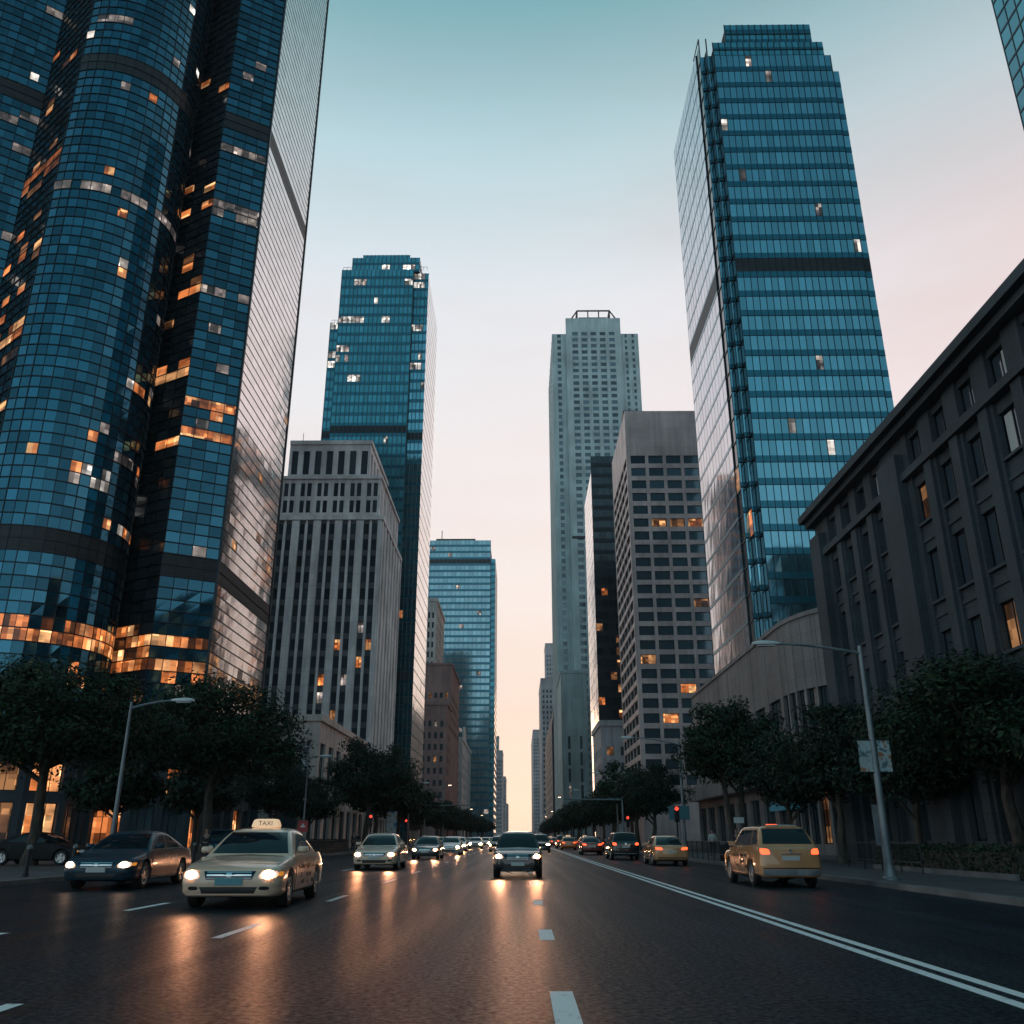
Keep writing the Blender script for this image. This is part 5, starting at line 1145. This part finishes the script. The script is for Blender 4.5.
for x, y, src in ((7.7, 100, dk2), (5.6, 128, wag), (8.2, 122, ora), (7.6, 140, dk2), (5.5, 152, dk2), (8.0, 165, wag), (5.6, 180, ora), (7.6, 200, dk2), (5.5, 215, dk2), (7.8, 240, dk2), (5.6, 262, dk2)):
    c = copy_tree(src, None, SK); c.location = (x, y, 0); c['group'] = 'cars driving away far up the avenue'; c['label'] = 'small distant car driving away with red tail lights, beyond the orange taxi'; c['category'] = 'car'

# ================================================================== STREET FURNITURE
def lamp(name, label, x, y, h, side, reach, arm_rise=.3, lit=False, group=None, r=.11, z=.13, base=True, lean=0):
    """side: +1 arm reaches to +x"""
    t = thing(name, label, 'street lamp', (x, y, z), 0, group)
    p = MB(); p.tube([(x, y, z), (x, y, z + .5), (x + lean, y, z + h * .5), (x + lean, y, z + h)], [r, r, r * .8, r * .58], 14); build(p, 'pole', M['steel'], t, 40)
    if base: b = MB(); b.tube([(x, y, z), (x, y, z + .06), (x, y, z + .10), (x, y, z + .42)], [.26, .26, .19, .135], 16); build(b, 'base', M['steel'], t, 30)
    a = MB(); zz = z + h - .25; n = 10; pts = []
    for i in range(n + 1): q = i / n; pts.append((x + lean + side * reach * q, y, zz + arm_rise * math.sin(q * math.pi / 2) + (.9 if reach > 2.5 else .35) * 0))
    a.tube(pts, [.055 - .018 * i / n for i in range(n + 1)], 8); build(a, 'arm', M['steel'], t, 40)
    e = pts[-1]; hd = loft([(-.5, [(0, -.01), (.02, -.01), (.03, .02), (.02, .05), (0, .05)]), (-.3, [(0, -.04), (.10, -.04), (.13, .0), (.09, .07), (0, .09)]), (.15, [(0, -.05), (.14, -.05), (.17, .0), (.12, .09), (0, .115)]), (.42, [(0, -.03), (.08, -.03), (.10, .01), (.07, .05), (0, .06)])], 4, 3)
    hd.v = [(e[0] + side * (yy + .35), e[1] + xx, e[2] + zz2) for xx, yy, zz2 in hd.v]; me = build(hd, 'lamp_head', M['whitesign'] if not lit else M['steel'], t, 40); fixn(me.data)
    l = MB(); l.box(e[0] + side * .35 - .26, e[0] + side * .35 + .30, e[1] - .10, e[1] + .10, e[2] - .085, e[2] - .045); build(l, 'lens', M['lamp_on'] if lit else M['lamp_off'], t)
    return t
lr = lamp('street_lamp', 'tall grey street lamp with two banners on its pole on the right pavement', 11.2, 29.2, 7.15, -1, 2.75, .32, r=.125)
bl_ = Vector((11.2, 29.2, .13))
for sd in (-1, 1):
    b = MB(); x0, x1 = (11.2 - .50, 11.2 - .10) if sd < 0 else (11.2 + .10, 11.2 + .50); n = 8
    for i in range(n):
        z0, z1 = 3.28 + .95 * i / n, 3.28 + .95 * (i + 1) / n; a0, a1 = .02 * math.sin(i * .9), .02 * math.sin((i + 1) * .9)
        b.hexa([(x0, 29.15 + a0, z0), (x1, 29.15 + a0, z0), (x1, 29.16 + a0, z0), (x0, 29.16 + a0, z0), (x0, 29.15 + a1, z1), (x1, 29.15 + a1, z1), (x1, 29.16 + a1, z1), (x0, 29.16 + a1, z1)])
    bm_ = mat('banner_cloth', (.3, .38, .42), .8); t_ = bm_.node_tree; tcn = N(t_, 'ShaderNodeTexCoord'); nz = N(t_, 'ShaderNodeTexNoise'); nz.inputs['Scale'].default_value = 4.5 + sd; nz.inputs['Detail'].default_value = 4
    t_.links.new(tcn.outputs['Object'], nz.inputs[0]); rp = ramp(t_, [(.38, (.07, .12, .14)), (.48, (.33, .42, .45)), (.56, (.40, .46, .48)), (.62, (.30, .14, .08))]); t_.links.new(nz.outputs[0], rp.inputs[0]); t_.links.new(rp.outputs[0], P(bm_).inputs['Base Color'])
    o = build(b, 'street_banner', bm_); tag(o, 'pale printed cloth banner hanging on the %s of the right lamp post' % ('left side' if sd < 0 else 'right side'), 'banner', 'banners on the lamp post')
    k = MB(); [k.tube([(11.2, 29.155, z), (x0 if sd < 0 else x1, 29.155, z)], .018, 6) for z in (3.26, 4.25)]; build(k, 'banner_bracket', M['darkmetal'], lr)
lamp('street_lamp', 'curved-arm street lamp rising among the trees behind the navy sedan', -15.7, 36.2, 6.35, 1, 1.75, .30, r=.09)
lamp('street_lamp', 'street lamp with a long arm at the right kerb beyond the golden suv', 12.0, 69.5, 8.1, -1, 3.6, .5, r=.12)
lamp('street_lamp', 'slim pale street lamp among the left trees above the cream taxi', -15.5, 67, 6.9, 1, .9, .15, r=.07)
lamp('street_lamp', 'tall lit street lamp in the distance on the left beside the brown block', -15.4, 186, 11.2, 1, .8, .2, True, r=.16)
lamp('street_lamp', 'distant lit street lamp on the right by the sail-topped tower', 11.2, 205, 9.5, -1, 2.4, .4, True, r=.13)
for i, (x, y, s_) in enumerate(((-15.6, 130, 1), (-15.6, 250, 1), (-15.6, 320, 1), (11.3, 110, -1), (11.3, 150, -1), (11.3, 270, -1), (11.3, 340, -1))):
    lamp('street_lamp', 'small distant street lamp on the %s pavement of the avenue' % ('left' if x < 0 else 'right'), x, y, 8.4, s_, 2.0, .3, y > 200, 'distant street lamps', .10)
def signal(label, x, y, zc, on=0, pole=True, n=3, face=-1, group=None, hang=None):
    t = thing('traffic_signal', label, 'traffic signal', (x, y, .13), 0, group)
    if pole: p = MB(); p.tube([(x, y + .16, .13), (x, y + .16, zc + .5)], .06, 8); build(p, 'pole', M['darkmetal'], t, 40)
    h = MB(); h.box(x - .17, x + .17, y - .02, y + .14, zc - .18 * n, zc + .18 * n); ho = build(h, 'housing', M['black'], t)
    for i in range(n):
        z = zc + .18 * n - .18 - .36 * i; l = MB(); k = 16; l.tube([(x, y - .03, z), (x, y - .05, z), (x, y - .06, z)], [.13, .12, .04], k); build(l, 'lens', M['red_on'] if i == on else M['darkmetal'], t, 40)
        v = MB(); v.tube([(x, y - .03, z), (x, y - .16, z)], [.15, .15], k); vo = build(v, 'visor', M['black'], t, 40); bm__ = bmesh.new(); bm__.from_mesh(vo.data); bmesh.ops.delete(bm__, geom=[f for f in bm__.faces if len(f.verts) > 4], context='FACES'); bm__.to_mesh(vo.data); bm__.free()
    return t
signal('red traffic signal on a short pole at the right kerb, left of the long-armed lamp', 10.95, 66, 2.9)
signal('red traffic signal between the black suv and the gantry post', 10.9, 96, 2.9)
signal('red traffic signal on the left pavement behind the tan sedan', -14.4, 90, 2.9)
signal('far red traffic signal on the left pavement behind the grey sedan', -14.4, 118, 3.0)
def gantry(label, x, y, h, reach):
    t = thing('gantry', label, 'gantry', (x, y, .13)); p = MB(); p.tube([(x, y, .13), (x, y, h + .25)], [.14, .10], 10); build(p, 'pole', M['steel'], t, 40)
    a = MB(); a.tube([(x, y, h), (x + reach, y, h + .06)], [.09, .06], 8); a.tube([(x, y, h + .2), (x + reach * .35, y, h + .05)], .025, 6); build(a, 'arm', M['steel'], t, 40)
    return t
gantry('grey gantry post with a long arm over the right carriageway', 10.95, 101, 5.2, -6.3)
gantry('grey gantry post with a long arm over the left carriageway', -15.4, 150, 6.2, 7.5)
def sign_post(label, x, y, zc, w, h, mt, name='road_sign', emblem=None, zp=None, cat='sign', disc=False):
    t = thing(name, label, cat, (x, y, .13)); p = MB(); p.tube([(x, y + .04, .13), (x, y + .04, zc + h / 2)], .03, 8); build(p, 'pole', M['steel'], t, 40)
    b = MB()
    if disc: n = 24; b.tube([(x, y - .012, zc), (x, y + .008, zc)], w / 2, n)
    else: b.box(x - w / 2, x + w / 2, y - .012, y + .008, zc - h / 2, zc + h / 2)
    pl = build(b, 'panel', M[mt], t)
    if emblem: e = MB(); emblem(e, x, y - .016, zc); build(e, 'emblem', M['whitesign'], pl)
    return t
sign_post('small square red sign on a thin post right of the cream taxi roof', -14.6, 63, 2.05, .66, .72, 'redsign', emblem=lambda e, x, y, z: (e.box(x - .16, x + .16, y - .004, y + .003, z - .06, z + .05), e.box(x - .05, x + .06, y - .004, y + .003, z + .06, z + .17)))
sign_post('teal direction sign panel on a post beside the long-armed lamp', 11.55, 68.6, 3.05, 1.5, .95, 'tealsign')
sign_post('narrow grey information board on the right pavement left of the banner lamp', 12.6, 33.2, 1.75, .42, 1.35, 'steel', 'information_board')
sign_post('small lit shop sign on a post at the right pavement behind the golden suv', 13.4, 58, 2.35, .62, .34, 'whitesign')
# advertising panel on the left pavement
t = thing('advertising_panel', 'tall blue and white advertising panel on the left pavement behind the tan sedan', 'panel', (-15.4, 112, .13)); b = MB(); b.box(-16.1, -14.7, 111.9, 112.1, .13, 4.4); build(b, 'frame', M['darkmetal'], t)
ad_m = mat('printed_poster', (.5, .5, .5), .4); tt = ad_m.node_tree; a_ = N(tt, 'ShaderNodeTexCoord'); nz = N(tt, 'ShaderNodeTexNoise'); nz.inputs['Scale'].default_value = 1.6; tt.links.new(a_.outputs['Object'], nz.inputs[0]); rp = ramp(tt, [(.36, (.04, .18, .34)), (.47, (.5, .54, .56)), (.56, (.45, .48, .5)), (.64, (.4, .22, .12))]); tt.links.new(nz.outputs[0], rp.inputs[0]); tt.links.new(rp.outputs[0], P(ad_m).inputs['Base Color'])
b = MB(); b.box(-16.0, -14.8, 111.85, 111.9, .7, 4.3); build(b, 'poster', ad_m, t)
# shop fascia on the podium
t = thing('shop_fascia', 'dim blue shop fascia on the podium wall right of the golden suv', 'sign', (21.1, 74, 3.8)); b = MB(); b.box(20.75, 20.95, 70.4, 78.4, 3.4, 4.2); build(b, 'panel', M['bluesign'], t); b = MB(); [b.box(20.95, 21.5, y, y + .1, 3.7, 3.8) for y in (71, 74.4, 77.8)]; build(b, 'bracket', M['darkmetal'], t)
# railing, benches, bollards, bins
def railing(label, x, y0, y1, h=1.0):
    t = thing('railing', label, 'railing', (x, y0, .13)); b = MB(); [b.tube([(x, y0, .13 + z), (x, y1, .13 + z)], .025, 6) for z in (h, h * .35)]; build(b, 'rail', M['darkmetal'], t, 40)
    n = int((y1 - y0) / 1.6)
    for i in range(n + 1): b = MB(); y = y0 + (y1 - y0) * i / n; b.tube([(x, y, .13), (x, y, .13 + h)], .03, 6); build(b, 'post', M['darkmetal'], t, 40)
    b = MB(); m_ = int((y1 - y0) / .16); [b.tube([(x, y0 + (y1 - y0) * (i + .5) / m_, .13 + h * .35), (x, y0 + (y1 - y0) * (i + .5) / m_, .13 + h)], .01, 4) for i in range(m_)]; build(b, 'infill_bars', M['darkmetal'], t)
railing('dark pedestrian railing along the right kerb ahead of the golden suv', 10.85, 42, 62)
railing('dark railing behind the information board on the right pavement', 14.2, 34, 41.5)
railing('dark pedestrian railing along the left kerb behind the cream taxi', -15.7, 62, 86)
def bench(label, x, y, rz, group=None):
    t = thing('bench', label, 'bench', (x, y, .13), rz, group)
    s = MB(); [s.box(-.9, .9, -.25 + .13 * i, -.25 + .13 * i + .10, .42, .455) for i in range(4)]; mk(s, 'seat', M['wood'], t, None); s = MB(); [s.box(-.9, .9, .26, .29, .52 + .14 * i, .52 + .14 * i + .10) for i in range(3)]; mk(s, 'backrest', M['wood'], t, None)
    for sx in (-.7, .7): s = MB(); s.box(sx - .03, sx + .03, -.24, -.18, 0, .42); s.box(sx - .03, sx + .03, .2, .26, 0, .9); s.box(sx - .03, sx + .03, -.18, .2, .36, .41); mk(s, 'leg', M['darkmetal'], t, None)
bench('wooden bench behind the hedge just right of the banner lamp post', 16.95, 36.6, R(-90)); bench('wooden bench behind the hedge, the one nearer the right edge of the frame', 16.95, 32.6, R(-90))
def bollard(x, y, label, group):
    t = thing('bollard', label, 'bollard', (x, y, .13), 0, group); b = MB(); b.tube([(0, 0, 0), (0, 0, .12), (0, 0, .13), (0, 0, .85)], [.10, .10, .075, .07], 12); mk(b, 'post', M['darkmetal'], t); b = MB(); b.tube([(0, 0, .85), (0, 0, .92), (0, 0, .98)], [.085, .085, .03], 12); mk(b, 'cap', M['steel'], t)
for i, y in enumerate((31.2, 34.4, 37.6, 41, 47)): bollard(-16.2, y, 'dark bollard in the row along the left kerb beside the navy sedan', 'bollards along the left kerb')
def bin_(label, x, y):
    t = thing('litter_bin', label, 'litter bin', (x, y, .13)); b = MB(); b.tube([(x, y, .13), (x, y, .2), (x, y, .95)], [.24, .27, .27], 18); build(b, 'body', M['darkmetal'], t, 40); b = MB(); b.tube([(x, y, 1.0), (x, y, 1.06), (x, y, 1.12)], [.29, .27, .08], 18); build(b, 'lid', M['steel'], t, 40); b = MB(); b.tube([(x, y, .95), (x, y, 1.0)], .2, 12); build(b, 'slot', M['black'], t)
bin_('dark round litter bin at the kerb behind the yellow taxi', 11.3, 53)

# ================================================================== PEOPLE
def person(label, x, y, rz, top, legs, h=1.7, stride=.22, arm=.15, group='people on the pavement', z=.13):
    t = thing('person', label, 'person', (x, y, z), rz, group); k = h / 1.75
    J = {'pel': (0, 0, .95), 'ch': (0, -.02, 1.28), 'nk': (0, -.02, 1.48), 'hd0': (0, -.03, 1.58), 'hd1': (0, -.035, 1.72),
         'lh': (.095, 0, .90), 'lk': (.10, -stride * .7, .50), 'la': (.10, -stride * .75, .10), 'lt': (.11, -stride * .75 - .17, .04), 'rh': (-.095, 0, .90), 'rk': (-.10, stride * .25, .50), 'ra': (-.10, stride * 1.25, .13), 'rt': (-.11, stride * 1.25 - .15, .04),
         'ls': (.17, -.01, 1.41), 'le': (.24, .05 + arm * .5, 1.12), 'lw': (.25, arm * .2 - .02, .87), 'lf': (.245, arm * .1 - .05, .77), 'rs': (-.17, -.01, 1.41), 're': (-.24, .05 - arm * .3, 1.12), 'rw': (-.25, -arm - .03, .88), 'rf': (-.245, -arm - .07, .78)}
    E_ = [('pel', 'ch'), ('ch', 'nk'), ('nk', 'hd0'), ('hd0', 'hd1'), ('pel', 'lh'), ('lh', 'lk'), ('lk', 'la'), ('la', 'lt'), ('pel', 'rh'), ('rh', 'rk'), ('rk', 'ra'), ('ra', 'rt'), ('ch', 'ls'), ('ls', 'le'), ('le', 'lw'), ('lw', 'lf'), ('ch', 'rs'), ('rs', 're'), ('re', 'rw'), ('rw', 'rf')]
    rad = dict(pel=.145, ch=.15, nk=.058, hd0=.085, hd1=.085, lh=.10, lk=.062, la=.042, lt=.04, rh=.10, rk=.062, ra=.042, rt=.04, ls=.062, le=.042, lw=.03, lf=.03, rs=.062, re=.042, rw=.03, rf=.03)
    def skin(keys, grow, nm, mt, root_):
        ks = [q for q in J if q in keys]; me = bpy.data.meshes.new(nm); me.from_pydata([tuple(c * k for c in J[q]) for q in ks], [(ks.index(a), ks.index(b)) for a, b in E_ if a in keys and b in keys], [])
        o = bpy.data.objects.new(nm, me); COL.objects.link(o); o.modifiers.new('s', 'SKIN')
        for i, q in enumerate(ks): v = me.skin_vertices[0].data[i]; v.radius = (rad[q] * k * grow, rad[q] * k * grow * (.72 if q in ('pel', 'ch') else 1)); v.use_root = q == root_
        sb = o.modifiers.new('u', 'SUBSURF'); sb.levels = 1; sb.render_levels = 1
        dg = bpy.context.evaluated_depsgraph_get(); r = bpy.data.meshes.new_from_object(o.evaluated_get(dg)); bpy.data.objects.remove(o); r.materials.clear(); r.materials.append(mt); r.polygons.foreach_set('use_smooth', [True] * len(r.polygons)); return link(r, nm, t)
    skin(set(J), 1.0, 'body', M['skin'], 'pel'); skin({'pel', 'lh', 'lk', 'la', 'rh', 'rk', 'ra'}, 1.18, 'trousers', legs, 'pel'); skin({'pel', 'ch', 'ls', 'le', 'lw', 'rs', 're', 'rw'}, 1.16, 'jacket', top, 'pel')
    hb = MB(); n = 10
    for i in range(5):
        a0 = math.pi / 2 * i / 5; a1 = math.pi / 2 * (i + 1) / 5
        for j in range(n):
            b0, b1 = 2 * math.pi * j / n, 2 * math.pi * (j + 1) / n; q = lambda a, b: (.098 * k * math.cos(a) * math.cos(b), (-.012 + .105 * math.cos(a) * math.sin(b)) * k, (1.685 + .115 * math.sin(a)) * k); hb.quad(q(a0, b0), q(a0, b1), q(a1, b1), q(a1, b0))
    mk(hb, 'hair', M['hair'], t, 60)
person('person in a dark jacket walking on the left pavement behind the navy sedan', -17.0, 51, R(10), M['cloth_dark'], M['cloth_dark'])
person('person in a pale top on the left pavement between the navy sedan and cream taxi', -16.6, 56, R(200), M['cloth_pale'], M['cloth_dark'], 1.66)
person('person in a dark coat waiting beside the left kerb near the advertising panel', -14.9, 84, R(60), M['cloth_dark'], M['cloth_dark'], 1.74, .05)
person('person in dark clothes walking on the left pavement just beyond the low hedge', -16.2, 94, R(190), M['cloth_dark'], M['cloth_dark'], 1.7)
person('person in a dark coat walking on the right pavement near the litter bin', 12.6, 55.5, R(5), M['cloth_dark'], M['cloth_dark'], 1.7)
person('person in a pale shirt walking on the right pavement beyond the railing', 12.2, 60.5, R(175), M['cloth_pale'], M['cloth_dark'], 1.72)

# ================================================================== HAZE
hb = MB(); hb.box(-540, 540, -240, 1840, -1.2, 275)
hm = bpy.data.materials.new('haze'); hm.use_nodes = True; ht_ = hm.node_tree; ht_.nodes.clear()
pv = N(ht_, 'ShaderNodeVolumePrincipled'); pv.inputs['Color'].default_value = (.86, .90, .92, 1); pv.inputs['Density'].default_value = .00010; pv.inputs['Anisotropy'].default_value = .0
oo = N(ht_, 'ShaderNodeOutputMaterial'); ht_.links.new(pv.outputs[0], oo.inputs['Volume'])
tag(build(hb, 'haze', hm), kind='stuff')
